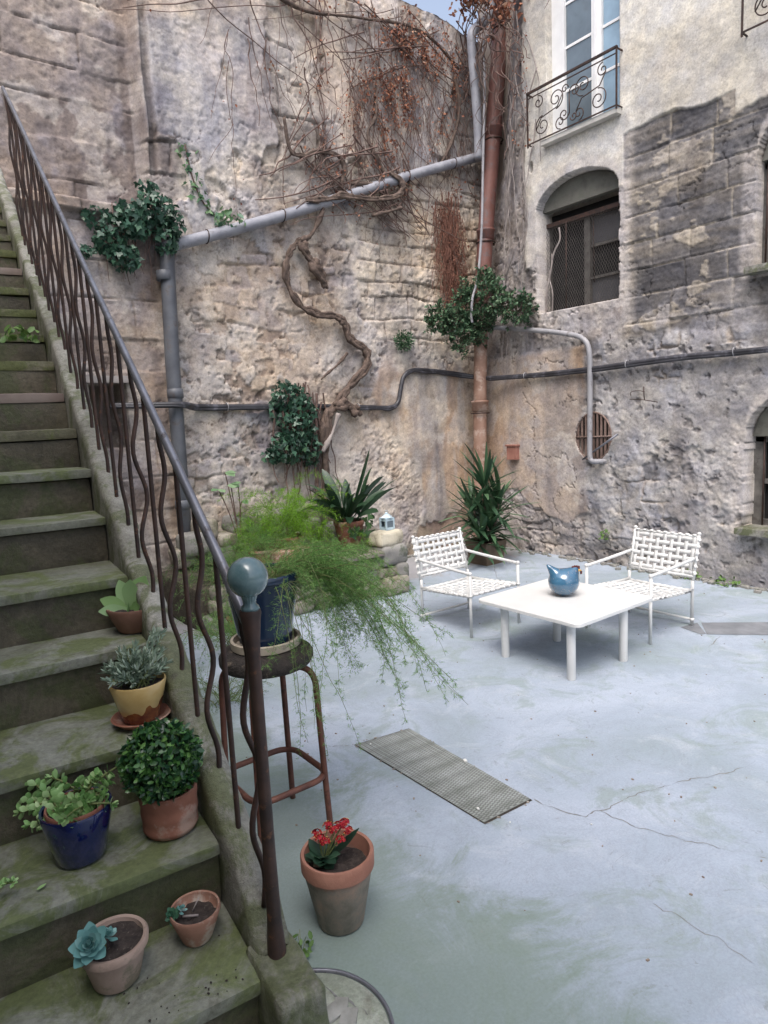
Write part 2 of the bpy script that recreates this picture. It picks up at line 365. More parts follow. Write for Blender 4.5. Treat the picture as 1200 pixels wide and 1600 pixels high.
    return S, Z, P, col
bw = thing('courtyard_wall', 'tall weathered stone courtyard wall behind the stairs, overgrown with dry creeper', 'wall', (4, 7.2, 0))
S_, Z_, P_, c_ = back_wall()
wall_mesh('wall_face', bw, S_, Z_, P_, c_, M_WALL)
mb = MB(); mb.box((-1.2, 7.42, -.2), (8.4, 7.75, 7.08)); mb.box((5.4, 7.1, 7.0), (8.3, 7.70, 7.12)); mb.build('wall_core', pm('core_stone', (.30, .25, .22), (.42, .36, .31), 3), bw)
mb = MB(); rock(mb, (1.95, 7.0, 2.43), (.46, .16, .07), 0, .006, .2, .03, 3); mb.build('lintel', pm('lintel_stone', (.26, .24, .23), (.36, .32, .30), 6), bw)

# right building --------------------------------------------
OPEN = [  # Y0, Y1, z0, spring z, crown z, depth
    (4.55, 5.72, 3.17, 4.40, 4.73, .30), (1.60, 3.07, 3.20, 4.20, 4.72, .26), (1.70, 3.10, .62, 1.55, 2.06, .30)]
def right_wall():
    ys = np.concatenate([np.arange(-.6, 2.3, .05), np.arange(2.3, 7.2, .0125)]); zs = np.concatenate([np.arange(0, 6.9, .0125), np.arange(6.9, 8.2, .04)])
    Y, Z = np.meshgrid(ys, zs, indexing='ij')
    wob = (fbm(Y, Z, 2.3, 4, 301) - .5) * .5; wob2 = (fbm(Y, Z, 8, 4, 302) - .5) * .3
    r = np.random.default_rng(8)
    dA, bA, bAb = courses(Y, Z, r.uniform(.27, .36, 40), .66, 333, .012)
    dW, wr, wrb = courses(Y + wob2 * .25, Z + wob2 * .16, np.random.default_rng(22).uniform(.11, .24, 60), .36, 377, .10)
    dW = dW + (fbm(Y, Z, 14, 4, 378) - .5) * .035
    R1, R2, R3, R4 = (fbm(Y, Z, 6, 5, 350), fbm(Y, Z, 24, 4, 360), fbm(Y, Z, 1.2, 4, 370), fbm(Y, Z, 2.8, 4, 380))
    T1 = terr(fbm(Y, Z, 3.4, 5, 351), 9); CR = crease(Y, Z, 3.0, 352); T2 = terr(fbm(Y, Z, 11, 4, 353), 6)
    streak = fbm(Y * 4.5, Z * .6, 1, 4, 390); lay = fbm(Y * 1.2, Z * 14, 1, 3, 395)
    # lower rubble, blue grey
    jm = sst(.42, .62, fbm(Y, Z, 2.1, 4, 379)); jt = 1 - (1 - sst(-.004, .02, dW)) * jm; h = -.03 * (1 - jt) + (wr - .5) * .05 * (.3 + .7 * jm) + (R4 - .5) * .06
    col = lerpc(lerpc(arr([.22, .215, .225]), arr([.35, .335, .33]), wr), arr([.38, .385, .43]), sst(.45, .6, R4) * .8)
    col = lerpc(lerpc(arr([.32, .28, .25]), arr([.44, .39, .35]), R2), col, jt)
    sk = sst(.475, .495, R3 * .4 + R1 * .3 + R4 * .3); h = h * (1 - sk) + sk * (.014 + (R4 - .5) * .03)
    col = lerpc(col, lerpc(arr([.28, .28, .305]), arr([.42, .40, .395]), R1), sk)
    # dark ashlar
    da = sst(2.60, 2.72, Z + wob * .35) * sst(4.60, 4.50, Y + wob * .15)
    ja = sst(0, .016, dA + (R2 - .5) * .014); ha = -.018 * (1 - ja) + (bA - .5) * .025 + (lay - .5) * .022
    ca = lerpc(lerpc(arr([.088, .086, .094]), arr([.16, .152, .156]), bAb), arr([.22, .19, .155]), sst(.52, .64, lay) * .28)
    ms = sst(.575, .60, fbm(Y, Z * 1.6, 2.2, 5, 401)); ca = lerpc(ca, lerpc(arr([.48, .42, .34]), arr([.60, .54, .46]), R1), ms * .45); ha = ha + ms * .008
    ja = 1 - (1 - ja) * sst(.36, .52, fbm(Y, Z, 3, 4, 334)); ca = lerpc(arr([.38, .34, .29]), ca, ja)
    low = sst(3.2, 2.8, Z + wob) * sst(.48, .60, R4); ca = lerpc(ca, arr([.36, .35, .37]), low * .7)
    ca = lerpc(ca, arr([.44, .40, .36]), sst(.10, .0, np.abs(Y - 4.42 + wob * .1)) * .6)
    h = h * (1 - da) + ha * da; col = lerpc(col, ca, da)
    # grey render round the low window and band below it
    gr = sst(4.40, 4.55, Y + wob * .2) * sst(2.62, 2.78, Z + wob * .3)
    cg = lerpc(lerpc(arr([.34, .32, .325]), arr([.50, .465, .45]), R1), arr([.34, .30, .29]), sst(.55, .66, R4) * .6)
    h = h * (1 - gr) + gr * (.015 + (R1 - .5) * .03); col = lerpc(col, cg, gr)
    # ochre stained plaster down to the floor
    oc = sst(4.98, 5.06, Y + wob * .12) * sst(2.72, 2.62, Z + wob * .25)
    cut = .62 + .32 * np.sin(Y * 3.1 + .6) * .6 + wob * .7
    oc = oc * sst(-.03, .03, Z - cut)
    co = lerpc(lerpc(arr([.31, .275, .265]), arr([.47, .395, .345]), sst(.3, .7, streak)), arr([.50, .32, .18]), sst(.52, .66, fbm(Y * 2.6, Z * .7, 1, 4, 410)) * .42)
    co = lerpc(co, arr([.40, .38, .39]), sst(.56, .66, R4) * .5)
    h = h * (1 - oc) + oc * (.032 + (R3 - .5) * .03 + (R2 - .5) * .004); col = lerpc(col, co, oc)
    pl = sst(5.0, 5.1, Y) * (1 - oc) * sst(.9, .7, Z); col = lerpc(col, lerpc(arr([.34, .31, .31]), arr([.46, .42, .40]), R1), pl * .8)
    # rough corner zone
    rz = sst(5.78, 5.92, Y + wob * .35) * sst(3.0, 3.3, Z + wob * .3)
    cr = lerpc(lerpc(arr([.31, .28, .275]), arr([.46, .415, .39]), R1), arr([.29, .275, .30]), sst(.48, .6, R4) * .7)
    h = h * (1 - rz) + rz * ((R4 - .5) * .05 + (R1 - .5) * .035 - .03); col = lerpc(col, cr, rz)
    # cream render
    bz = np.where(Y < 3.28, 4.72, 4.93) + .03 * np.sin(Y * 5)
    bz = np.where(Y > 4.50, 4.36 - .6 * sst(5.5, 5.85, Y), bz) + wob2 * .2 + wob * .06
    cm = sst(-.012, .012, Z - bz) * sst(5.98, 5.86, Y + wob * .4)
    cc = lerpc(lerpc(arr([.53, .51, .48]), arr([.65, .635, .61]), sst(.35, .6, fbm(Y * .8, Z, 1.3, 4, 430))), arr([.57, .52, .44]), sst(.5, .7, fbm(Y, Z, .9, 3, 431)) * .35)
    cc = lerpc(cc, arr([.55, .50, .45]), sst(.56, .68, fbm(Y, Z, 3.3, 4, 432)) * .35)
    h = h * (1 - cm) + cm * (.024 + (R3 - .5) * .03 + (R1 - .5) * .012); col = lerpc(col, cc, cm)
    h = h + (R2 - .5) * .014 * (1 - cm * .85) * (1 - oc * .85) + (.2 + .62 * sst(.42, .6, fbm(Y, Z, .9, 3, 354))) * ((T1 - .5) * .075 + (T2 - .5) * .024 + (CR - 1) * .010 + (R1 - .5) * .012) * (1 - cm) * (1 - oc) * (1 - da * .8) + (fbm(Y, Z, 60, 2, 460) - .5) * .005 * (1 - cm * .5)
    col = lerpc(col, arr([.60, .58, .58]), sst(.60, .68, fbm(Y, Z, 2.1, 5, 441)) * .4 * (1 - cm) * (1 - da * .85))
    nb_ = (1 - cm) * (1 - oc) * (1 - da * .7); col = lerpc(col, col * arr([.78, .78, .80]), (sst(.5, .3, T1) * .6 + (1 - CR) * .45) * nb_); col = lerpc(col, arr([.50, .49, .50]), sst(.53, .6, T1) * .3 * nb_)
    dk = sst(.56, .64, fbm(Y * 2.4, Z * .7, 1, 4, 445)); col = lerpc(col, col * arr([.72, .71, .72]), dk * .85 * (1 - cm))
    mo = sst(.5, 0, Z) * sst(.42, .6, R4); col = lerpc(col, arr([.24, .22, .19]), mo * .5)
    fi = sst(.010, .002, np.abs(fbm(Y, Z, 1.8, 6, 521) - .5)) * sst(.48, .58, fbm(Y, Z, .9, 3, 522)) * (1 - cm); pit = sst(.675, .72, fbm(Y, Z, 10, 4, 523)) * (1 - cm) * (1 - oc) * (1 - da * .8)
    h = h - .012 * fi - .018 * pit; col = lerpc(col, col * arr([.42, .40, .40]), np.maximum(fi * .85, pit * .5))
    hole = np.hypot((Y - 5.80) / .035, (Z - 4.98) / .07) < 1; h = np.where(hole, -.12, h)
    # openings
    for (y0, y1, z0, zs_, zc, dp) in OPEN:
        ym = (y0 + y1) / 2; hw = (y1 - y0) / 2; arch = zs_ + (zc - zs_) * np.sqrt(np.clip(1 - ((Y - ym) / hw) ** 2, 0, 1))
        e = wob2 * .10
        ins = (Y > y0 + e * .5) & (Y < y1 + e * .5) & (Z > z0 + e * .4) & (Z < arch + e * .5)
        rim = sst(.16, .10, np.maximum(np.maximum(y0 - Y, Y - y1), Z - arch) + wob * .12) * (Z > z0 - .1)
        col = lerpc(col, lerpc(arr([.46, .43, .43]), arr([.58, .54, .52]), R1), rim * .55 * (1 - ins))
        h = np.where(ins, -dp, h); col = np.where(ins[..., None], lerpc(arr([.30, .28, .26]), arr([.40, .37, .35]), R1), col)
    ins = (Y > 4.54) & (Y < 5.53) & (Z > 5.20) & (Z < 7.55); h = np.where(ins, -.20, h)
    v = np.hypot((Y - 4.90) / .245, (Z - 1.57) / .29); h = np.where(v < 1 + wob2 * .15, -.16, h); col = np.where((v < 1)[..., None], arr([.12, .10, .095]), col)
    xw = 7.06 + (corner_x(Z) - 7.06) * sst(5.85, 7.05, Y)
    return Y, Z, np.stack([xw - h, Y, Z], -1), col
bd = thing('house', 'old house with cream render above dark stone blocks, on the right of the courtyard', 'house', (7.3, 3.5, 0))
S_, Z_, P_, c_ = right_wall()
wall_mesh('wall', bd, S_, Z_, P_[::1], c_, wallm('house_masonry', .9, .4))
mb = MB(); mb.box((7.52, -.6, -.2), (7.8, 7.1, 8.1)); mb.box((7.2, -.6, 8.1), (7.9, 7.3, 8.2)); mb.build('wall_core', MATS['core_stone'], bd)

# unseen wall added left of the stairs, its height set to shade them
mb = MB(); mb.box((-1.25, -3.5, -.1), (-.85, 7.0, 6.3)); o = mb.build('shade_wall', pm('side_render', (.20, .18, .16), (.30, .27, .24), 1.5), None, (-1, 3, 0))
tag(o, 'unseen plain rendered wall added beside the stone stairs to shade them', 'wall')

# ------------------------------------------------------------ ground
def ground_mat():
    mt, t, b = mk('worn_concrete'); tc = N(t, 'ShaderNodeTexCoord').outputs['Object']
    a = noise(t, tc, .9, 7, .62, .5); c2 = noise(t, tc, 3.5, 8, .7, .8); c3 = noise(t, tc, 16, 8, .72); c4 = noise(t, tc, 90, 5, .7); c5 = noise(t, tc, 1.7, 9, .75, 1.2)
    col = ramp(t, a, [(.32, (.245, .295, .33)), (.5, (.30, .35, .42)), (.68, (.37, .42, .50))])  # bluish base: tint of the sky light put into the concrete colour
    col = mix(t, ramp(t, c5, [(.51, (0, 0, 0)), (.60, (.65, .65, .65))]), col, (.23, .285, .275))
    col = mix(t, ramp(t, c2, [(.54, (0, 0, 0)), (.66, (.4, .4, .4))]), col, (.42, .455, .515))
    c6 = noise(t, tc, 6.5, 10, .78, 2.0); c7 = noise(t, tc, 2.6, 10, .8, 2.5)
    col = mix(t, ramp(t, c6, [(.60, (0, 0, 0)), (.64, (.55, .55, .55)), (.70, (.1, .1, .1))]), col, (.17, .185, .175))
    col = mix(t, ramp(t, c7, [(.485, (0, 0, 0)), (.498, (.32, .32, .32)), (.51, (0, 0, 0))]), col, (.15, .15, .145))
    sx = N(t, 'ShaderNodeSeparateXYZ'); t.links.new(tc, sx.inputs[0])
    def mr(sock, a0, a1):
        m_ = N(t, 'ShaderNodeMapRange'); m_.inputs[1].default_value = a0; m_.inputs[2].default_value = a1; t.links.new(sock, m_.inputs[0]); return m_.outputs[0]
    # algae keeps to the damp strip along the stairs
    mm = N(t, 'ShaderNodeMath'); mm.operation = 'ADD'; t.links.new(mr(sx.outputs[0], 2.3, .8), mm.inputs[0]); t.links.new(c5, mm.inputs[1])
    col = mix(t, ramp(t, mm.outputs[0], [(.8, (0, 0, 0)), (1.5, (.7, .7, .7))]), col, (.165, .215, .18))
    nn = N(t, 'ShaderNodeMath'); nn.operation = 'ADD'; t.links.new(mr(sx.outputs[1], 5.2, 6.9), nn.inputs[0]); t.links.new(c2, nn.inputs[1])
    col = mix(t, ramp(t, nn.outputs[0], [(.85, (0, 0, 0)), (1.35, (.7, .7, .7))]), col, (.27, .25, .245))
    col = mix(t, ramp(t, c3, [(.62, (0, 0, 0)), (.74, (.6, .6, .6))]), col, (.24, .24, .235))
    col = mix(t, .5, col, ramp(t, c4, [(.25, (.75, .75, .75)), (.75, (1.2, 1.2, 1.2))]), 'MULTIPLY')
    t.links.new(col, b.inputs['Base Color'])
    t.links.new(ramp(t, c2, [(.35, (.55,) * 3), (.65, (.85,) * 3)]), b.inputs['Roughness']); b.inputs['Specular IOR Level'].default_value = .35
    p = bump(t, b, c2, .25, .02); p = bump(t, b, c3, .25, .006, p); bump(t, b, c4, .18, .002, p)
    return mt
mb = MB(); mb.add([(-12, -12, 0), (16, -12, 0), (16, 16, 0), (-12, 16, 0)], [(0, 1, 2, 3)])
gnd = tag(mb.build('ground', ground_mat(), smooth=False), kind='structure')
def ribbon(mb, P, w, z=.0012, seed=0, jit=.02):
    P = smoothpath([(x, y, z) for x, y in P], 12); P[:, 0] += (fbm(P[:, 0], P[:, 1], 14, 4, seed) - .5) * jit * 5; P[:, 1] += (fbm(P[:, 0], P[:, 1], 14, 4, seed + 1) - .5) * jit * 5
    T = np.gradient(P, axis=0); T /= np.linalg.norm(T, axis=1)[:, None]; Nn = np.stack([-T[:, 1], T[:, 0], T[:, 2] * 0], 1)
    ww = w * .7 * np.maximum(.05, 2.2 * vn(np.arange(len(P)) * .45, 3, seed) - .35); ww[0] = ww[-1] = 0
    V = np.concatenate([P + Nn * ww[:, None], P - Nn * ww[:, None]]); k = len(P); i = np.arange(k - 1)
    mb.add(V, np.stack([i, i + k, i + k + 1, i + 1], 1))
mb = MB()
for q, (L, w_) in enumerate([([(2.366, 2.012), (2.431, 1.796), (2.55, 1.737), (2.804, 1.69), (3.038, 1.618), (3.236, 1.519), (3.416, 1.456)], .0035),
        ([(2.542, 1.731), (2.54, 1.577), (2.612, 1.388), (2.691, 1.229), (2.743, 1.082)], .0025), ([(2.155, 1.269), (2.176, 1.078), (2.156, .869)], .002),
        ([(2.023, 3.073), (1.949, 3.132), (1.91, 3.189)], .0035), ([(4.2, 5.4), (4.5, 4.9), (4.55, 4.5)], .003), ([(4.9, 2.4), (5.4, 2.5), (5.9, 2.3), (6.5, 2.5)], .005),
        ([(6.4, 6.0), (5.6, 5.2), (5.3, 4.4)], .004)]):
    ribbon(mb, L, w_, seed=q * 7, jit=.012)
o = mb.build('crack', pm('crack_dirt', (.13, .13, .125), (.24, .24, .235), 30), gnd, smooth=False)

# ------------------------------------------------------------ stone stairs
ang = math.radians(84.28); TX = arr([math.cos(ang), math.sin(ang)]); NX = arr([TX[1], -TX[0]]); S0 = arr([.536, 1.208])
RISE = .175
def sp(s, n, z): q = S0 + TX * s + NX * n; return arr([q[0], q[1], z])
def nose(s): return .706 + s * RISE / .285
SS = {0: 0.0, 1: .262, 2: .565, 3: .875, 4: 1.12, 5: 1.46, 6: 1.715}
def s_of(i): return SS[i] if i in SS else (2.0 + .285 * (i - 7) if i > 6 else .285 * i)
def moss_mat(name, stops, green, gthr, dark, bs=.4):
    mt, t, b = mk(name); tc = N(t, 'ShaderNodeTexCoord').outputs['Object']
    a = noise(t, tc, 2.2, 8, .7, .6); g = noise(t, tc, 4.5, 8, .7, 1.0); d = noise(t, tc, 7, 9, .75, .5); f_ = noise(t, tc, 60, 6, .7); h = noise(t, tc, 18, 8, .7)
    col = ramp(t, a, stops)
    col = mix(t, ramp(t, g, [(gthr, (0, 0, 0)), (gthr + .1, (.85,) * 3)]), col, green)
    col = mix(t, ramp(t, d, [(.56, (0, 0, 0)), (.70, (.8,) * 3)]), col, dark)
    col = mix(t, .8, col, ramp(t, f_, [(.25, (.55, .55, .55)), (.7, (1.3, 1.3, 1.3))]), 'MULTIPLY')
    t.links.new(col, b.inputs['Base Color']); b.inputs['Roughness'].default_value = .62; b.inputs['Specular IOR Level'].default_value = .45
    p = bump(t, b, h, bs, .012); bump(t, b, f_, .4, .003, p); return mt
M_TREAD = moss_mat('mossy_step', [(.35, (.12, .125, .09)), (.62, (.24, .25, .215))], (.10, .125, .04), .45, (.065, .058, .038), .3)  # stair shade put into the tread tone, under the moss
M_RISER = moss_mat('stained_shaded_riser', [(.35, (.055, .048, .034)), (.62, (.125, .108, .075))], (.065, .075, .032), .48, (.03, .026, .02), .7)  # stains plus the risers' shade, both held in this dark colour
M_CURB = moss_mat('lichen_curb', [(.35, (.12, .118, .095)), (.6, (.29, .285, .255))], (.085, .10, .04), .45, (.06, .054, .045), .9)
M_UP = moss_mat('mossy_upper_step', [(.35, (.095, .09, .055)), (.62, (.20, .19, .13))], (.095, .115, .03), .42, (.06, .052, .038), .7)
st = thing('stone_stairs', 'steep mossy stone stairs climbing from the lower left to the upper left', 'stairs', (0, 1, 0))
for i in range(-3, 19):
    s0 = s_of(i); s1 = s_of(i + 1); z = .706 + i * RISE; near = i < 7
    if i == 18: s1 = 5.8
    mb = MB(); dep = s1 - s0 + .045; th = .034 if i < 7 else .05; c = sp(s0 + dep / 2, -.69, z - th / 2)
    rock(mb, c, (1.38, dep, th), ang - PI / 2, .0042 if i < 6 else .008, .45, .022 if near else .04, i + 40, fine=7)
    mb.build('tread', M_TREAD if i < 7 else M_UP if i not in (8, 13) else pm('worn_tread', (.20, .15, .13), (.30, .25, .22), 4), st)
    mb = MB(); c = sp(s0 + (.022 if i < 7 else .008) + .15, -.69, z - th + .002 - .0775)
    rock(mb, c, (1.378, .30, .155), ang - PI / 2, .008 if i < 6 else .016, .15, .025 if near else .04, i + 80, fine=11)
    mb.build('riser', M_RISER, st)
mb = MB()                      # solid mass below the treads
V = [sp(-.7, -1.38, -.1), sp(5.8, -1.38, -.1), sp(5.8, -.01, -.1), sp(-.7, -.01, -.1), sp(-.7, -1.38, .02), sp(5.8, -1.38, nose(5.8) - .55), sp(5.8, -.01, nose(5.8) - .55), sp(-.7, -.01, .02)]
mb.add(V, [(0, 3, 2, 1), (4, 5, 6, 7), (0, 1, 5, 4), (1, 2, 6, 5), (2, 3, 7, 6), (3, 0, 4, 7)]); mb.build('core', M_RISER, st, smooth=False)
# sloping curb carrying the railing
ssn = np.arange(.045, 5.75, .018)
prof = []                       # across: inner bottom -> inner top -> outer top -> outer bottom
acr = [(0.0, -.25), (0.0, -.16), (0.0, -.08), (0.0, 0.02), (.004, .038), (.014, .048), (.03, .052), (.048, .054), (.062, .05), (.074, .044), (.083, .03), (.087, .0), (.089, -.12), (.091, -.35)]
V = []
for (n_, dz) in acr: V.append([sp(s, n_ , nose(s) + dz + (.03 if s > 2.4 else 0)) for s in ssn])
V.append([sp(s, .093, -.05) for s in ssn])
V = arr(V); k1, k2 = V.shape[:2]; P = V.reshape(-1, 3).copy()
nz = fbm3(P, 7, 4, 5) - .5; nz2 = fbm3(P, 26, 3, 6) - .5
ins = np.repeat(arr([.2] * 3 + [.6] * 2 + [1] * (k1 - 5)), k2); low = P[:, 2] < 0
P[:, 2] -= np.where(low, 0, .065 * (1 - sst(.05, .17, (P[:, :2] - S0) @ TX)))
disp = (nz * .05 + nz2 * .014) * ins; P[:, 2] += np.where(low, 0, disp); P[:, :2] += NX * (disp * .8)[:, None]
i, j = np.meshgrid(np.arange(k1 - 1), np.arange(k2 - 1), indexing='ij'); q = (i * k2 + j).ravel()
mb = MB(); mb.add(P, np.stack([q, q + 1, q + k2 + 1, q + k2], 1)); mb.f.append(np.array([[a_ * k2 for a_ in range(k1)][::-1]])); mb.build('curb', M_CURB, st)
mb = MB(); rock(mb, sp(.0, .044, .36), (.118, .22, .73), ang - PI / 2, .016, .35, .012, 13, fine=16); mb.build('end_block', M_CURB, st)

# ------------------------------------------------------------ railing
M_RUST = pm('rusty_iron', (.030, .021, .019), (.075, .042, .033), 14, .62, .35, .002, (.13, .06, .035), 30, .62, .35)
M_RAIL = pm('worn_handrail', (.17, .175, .20), (.25, .255, .29), 9, .38, .3, .002, (.085, .075, .075), 22, .6, .55, low=.4)
rl = thing('stair_railing', 'rusty iron stair railing with wavy and straight bars, topped by a glass ball', 'railing', tuple(sp(0, .045, .7)))
def rail_z(s): return 1.445 + .678 * s
pts = [sp(.055, .045, 1.478), sp(.08, .045, 1.492), sp(.12, .045, 1.523)] + [sp(s, .045, rail_z(s) + .006 * math.sin(s * 2.3)) for s in np.arange(.2, 4.15, .08)]
mb = MB(); mb.tube(pts, .0115, 12, flat=1.25); mb.build('handrail', M_RAIL, rl)
k = 0; s = .105
while s < 4.05:
    z0 = nose(s) + .02; z1 = rail_z(s) - .006; zz = np.linspace(z0, z1, 34); mb = MB()
    if k % 2 == 0:
        t_ = (zz - z0) / (z1 - z0); amp = (.017 if s < 1.0 else .0095) * np.sin(np.clip(t_ * 1.06, 0, 1) * PI) ** .5
        off = amp * np.sin(t_ * PI * 5.2 + .4 + random.uniform(-.25, .25))
        P = [sp(s + .35 * o_, .045 + o_, z) for o_, z in zip(off, zz)]
    else:
        lean = random.uniform(-.008, .008); P = [sp(s + lean * (z - z0), .045, z) for z in zz]
    mb.tube(P, .0072, 8); mb.build('baluster', M_RUST, rl)
    k += 1; s += .152 + random.uniform(-.008, .008)
PO = sp(.042, .045, 0)
mb = MB(); mb.lathe([(.0, .64), (.026, .64), (.027, .68), (.023, .705), (.0195, .76), (.0165, .80), (.0140, .95), (.0140, 1.40), (.0160, 1.45), (.0205, 1.500), (.0225, 1.512), (.0215, 1.520), (.0, 1.520)], (PO[0], PO[1], 0), 24, .12, 3)
post = mb.build('newel_post', M_RUST, rl, angle=50)
mt, t, b = mk('green_glass'); tc = N(t, 'ShaderNodeTexCoord').outputs['Object']
t.links.new(ramp(t, noise(t, tc, 30, 4), [(.3, (.075, .14, .155)), (.7, (.15, .225, .24))]), b.inputs['Base Color']); b.inputs['Roughness'].default_value = .22; b.inputs['Coat Weight'].default_value = .6; b.inputs['Transmission Weight'].default_value = .15
bump(t, b, noise(t, tc, 60, 3), .3, .002)
mb = MB(); a = np.linspace(-1.15, PI / 2, 26)
pr = [(.0, 1.519), (.021, 1.519), (.019, 1.526), (.0135, 1.532), (.0135, 1.540), (.0165, 1.549)] + [(max(.0425 * math.cos(x), .0002), 1.589 + .0425 * math.sin(x)) for x in a]
b0 = mb.n; mb.lathe(pr, (PO[0], PO[1], 0), 64)
Vb = mb.v[-1]; aa = np.arctan2(Vb[:, 1] - PO[1], Vb[:, 0] - PO[0]); rel = np.clip((1.572 - Vb[:, 2]) / .05, 0, 1) * (Vb[:, 2] > 1.535)
rad = 1 + .085 * rel * np.cos(aa * 16); Vb[:, :2] = PO[:2] + (Vb[:, :2] - PO[:2]) * rad[:, None]
mb.build('glass_finial', mt, post)

# ------------------------------------------------------------ pipes and cables
YB = 7.05
M_PVC = pm('grey_pvc', (.23, .235, .27), (.34, .345, .38), 5, .5, .15, .002, (.16, .15, .16), 9, .6)
M_PVC2 = pm('pale_conduit', (.24, .24, .26), (.34, .335, .35), 5, .5, .15, .002, (.17, .155, .155), 12, .6)
o = thing('sloping_gutter_pipe', 'grey plastic pipe sloping up across the wall from the ivy to the rusty downpipe', 'pipe', (4.5, 6.95, 4.4))
P = [(x, YB - .10, gutter_z(x) - .02 * math.sin((x - 2.7) * 1.3)) for x in np.linspace(2.66, 7.34, 30)]
mb = MB(); mb.tube(P, .062, 16); mb.build('pipe', M_PVC, o)
for x in (3.1, 4.05, 5.0, 5.95, 6.8):
    mb = MB(); zc = gutter_z(x) - .02 * math.sin((x - 2.7) * 1.3); aa = np.linspace(0, 2 * PI, 20)
    mb.tube([(x, YB - .10 + .07 * math.cos(q), zc + .07 * math.sin(q)) for q in aa], .006, 6); mb.tube([(x, YB - .04, zc), (x, YB + .05, zc)], .008, 6)
    mb.build('clip', MATS['rusty_iron'], o)
o = thing('left_downpipe' if 0 else 'drain_pipe', 'dark grey vertical drainpipe running down the wall below the ledge ivy', 'pipe', (2.6, 6.9, 0))
mb = MB(); mb.tube([(2.66, YB - .10, 3.80), (2.64, YB - .11, 3.6), (2.60, YB - .11, 2.6), (2.585, YB - .11, 1.7), (2.56, YB - .11, .3)], .075, 16); mb.build('pipe', pm('dark_zinc', (.075, .08, .095), (.135, .145, .165), 4, .5, .2, .002, (.10, .09, .09), 8, .6), o)
for z in (3.48, 2.28, 1.1):
    mb = MB(); mb.lathe([(.076, -.05), (.084, -.045), (.084, .045), (.076, .05)], (2.60 if z > 2 else 2.575, YB - .11, z), 20); mb.build('collar', MATS['dark_zinc'], o)
def YP(x_bw, z, y):  # slide a point seen on the back wall plane to depth y along its line of sight
    p = arr([x_bw, 7.05, z]); k = y / 7.05; return EYE + (p - EYE) * k
o = thing('cast_iron_downpipe', 'thick rusty red cast iron downpipe in the corner', 'pipe', (7.1, 6.8, 0))
PP = [YP(*q, 6.70) for q in [(8.10, 8.6), (7.99, 7.82), (7.80, 6.49), (7.67, 5.60), (7.53, 4.68), (7.39, 3.5), (7.31, 2.36), (7.26, 1.21), (7.20, .0)]]
M_RED = pm('rust_red_paint', (.145, .062, .050), (.21, .095, .078), 5, .6, .3, .003, (.15, .10, .095), 9, .56, .1)
M_ORP = pm('orange_rust_paint', (.22, .125, .09), (.32, .205, .155), 6, .65, .3, .003, (.40, .30, .25), 7, .56)
zsplit = 3.2
def cut(lo, hi): return [p for p in smoothpath(PP[::-1], 8) if lo <= p[2] <= hi]
mb = MB(); mb.tube(cut(3.15, 9.3), .108, 24); mb.build('upper_pipe', M_RED, o)
mb = MB(); mb.tube(cut(-.1, 3.2), .094, 24); mb.build('lower_pipe', M_ORP, o)
FP = smoothpath(PP[::-1], 30)
def on_pipe(z): return FP[np.argmin(abs(FP[:, 2] - z))]
for z, mm in ((7.25, M_RED), (5.78, M_RED), (4.42, M_RED), (2.05, M_ORP)):
    c = on_pipe(z); mb = MB(); mb.lathe([(.107, -.09), (.119, -.085), (.119, .02), (.129, .03), (.129, .055), (.112, .06)], c, 28); mb.build('socket', mm, o)
    mb = MB(); aa = np.linspace(0, 2 * PI, 26); mb.tube([(c[0] + .126 * math.cos(q), c[1] + .126 * math.sin(q), c[2] - .12) for q in aa], .011, 6)
    mb.tube([c + arr([.11, 0, -.12]), c + arr([.19, .02, -.12])], .014, 6); mb.build('bracket', MATS['rusty_iron'], o)
def tpipe(name, label, cat, P, r, mat, n=10, sub=6):
    mb = MB(); P = smoothpath(P, sub) if sub else P; mb.tube(P, r, n); o = mb.build(name, mat, None, P[0]); tag(o, label, cat); return o
tpipe('vent_pipe', 'grey pipe bending beside the top of the rusty downpipe, ending at the sloping pipe', 'pipe',
      [YP(*q, 6.70) for q in [(7.75, 7.9), (7.72, 7.6), (7.60, 7.42), (7.36, 7.22), (7.33, 7.0), (7.38, 6.4), (7.41, 5.9), (7.41, 5.55)]], .062, M_PVC, 14)
tpipe('conduit', 'thin pale conduit clinging to the left side of the rusty downpipe', 'pipe',
      [YP(*q, 6.52) for q in [(7.72, 7.25), (7.60, 7.22), (7.56, 7.05), (7.57, 6.6), (7.50, 5.6), (7.43, 4.6), (7.32, 3.9), (7.20, 3.6), (7.17, 3.35), (7.18, 3.25)]], .018, M_PVC2, 10)
ux = 7.06
tpipe('small_drain_pipe', 'thin grey pipe leaving the corner shrub and dropping in front of the round vent', 'pipe',
      [(ux - .08, 6.75, 3.13), (ux - .08, 6.4, 3.08), (ux - .09, 5.65, 2.94), (ux - .10, 5.2, 2.84), (ux - .10, 4.99, 2.76), (ux - .10, 4.90, 2.62), (ux - .10, 4.885, 2.3), (ux - .11, 4.885, 1.6), (ux - .11, 4.885, 1.34), (ux - .11, 4.86, 1.28), (ux - .09, 4.80, 1.27), (ux + .02, 4.74, 1.27)], .032, M_PVC2, 12)
cab = [(1.95, YB - .04, 2.175), (2.46, YB - .20, 2.165), (2.66, YB - .21, 2.16), (2.9, YB - .05, 2.14), (3.67, YB - .05, 2.12), (4.28, YB - .05, 2.11), (5.2, YB - .05, 2.07), (5.52, YB - .06, 2.06), (5.66, YB - .06, 2.12), (5.72, YB - .06, 2.3), (5.78, YB - .06, 2.46), (5.92, YB - .06, 2.545), (6.2, YB - .06, 2.55), (6.7, YB - .07, 2.51)]
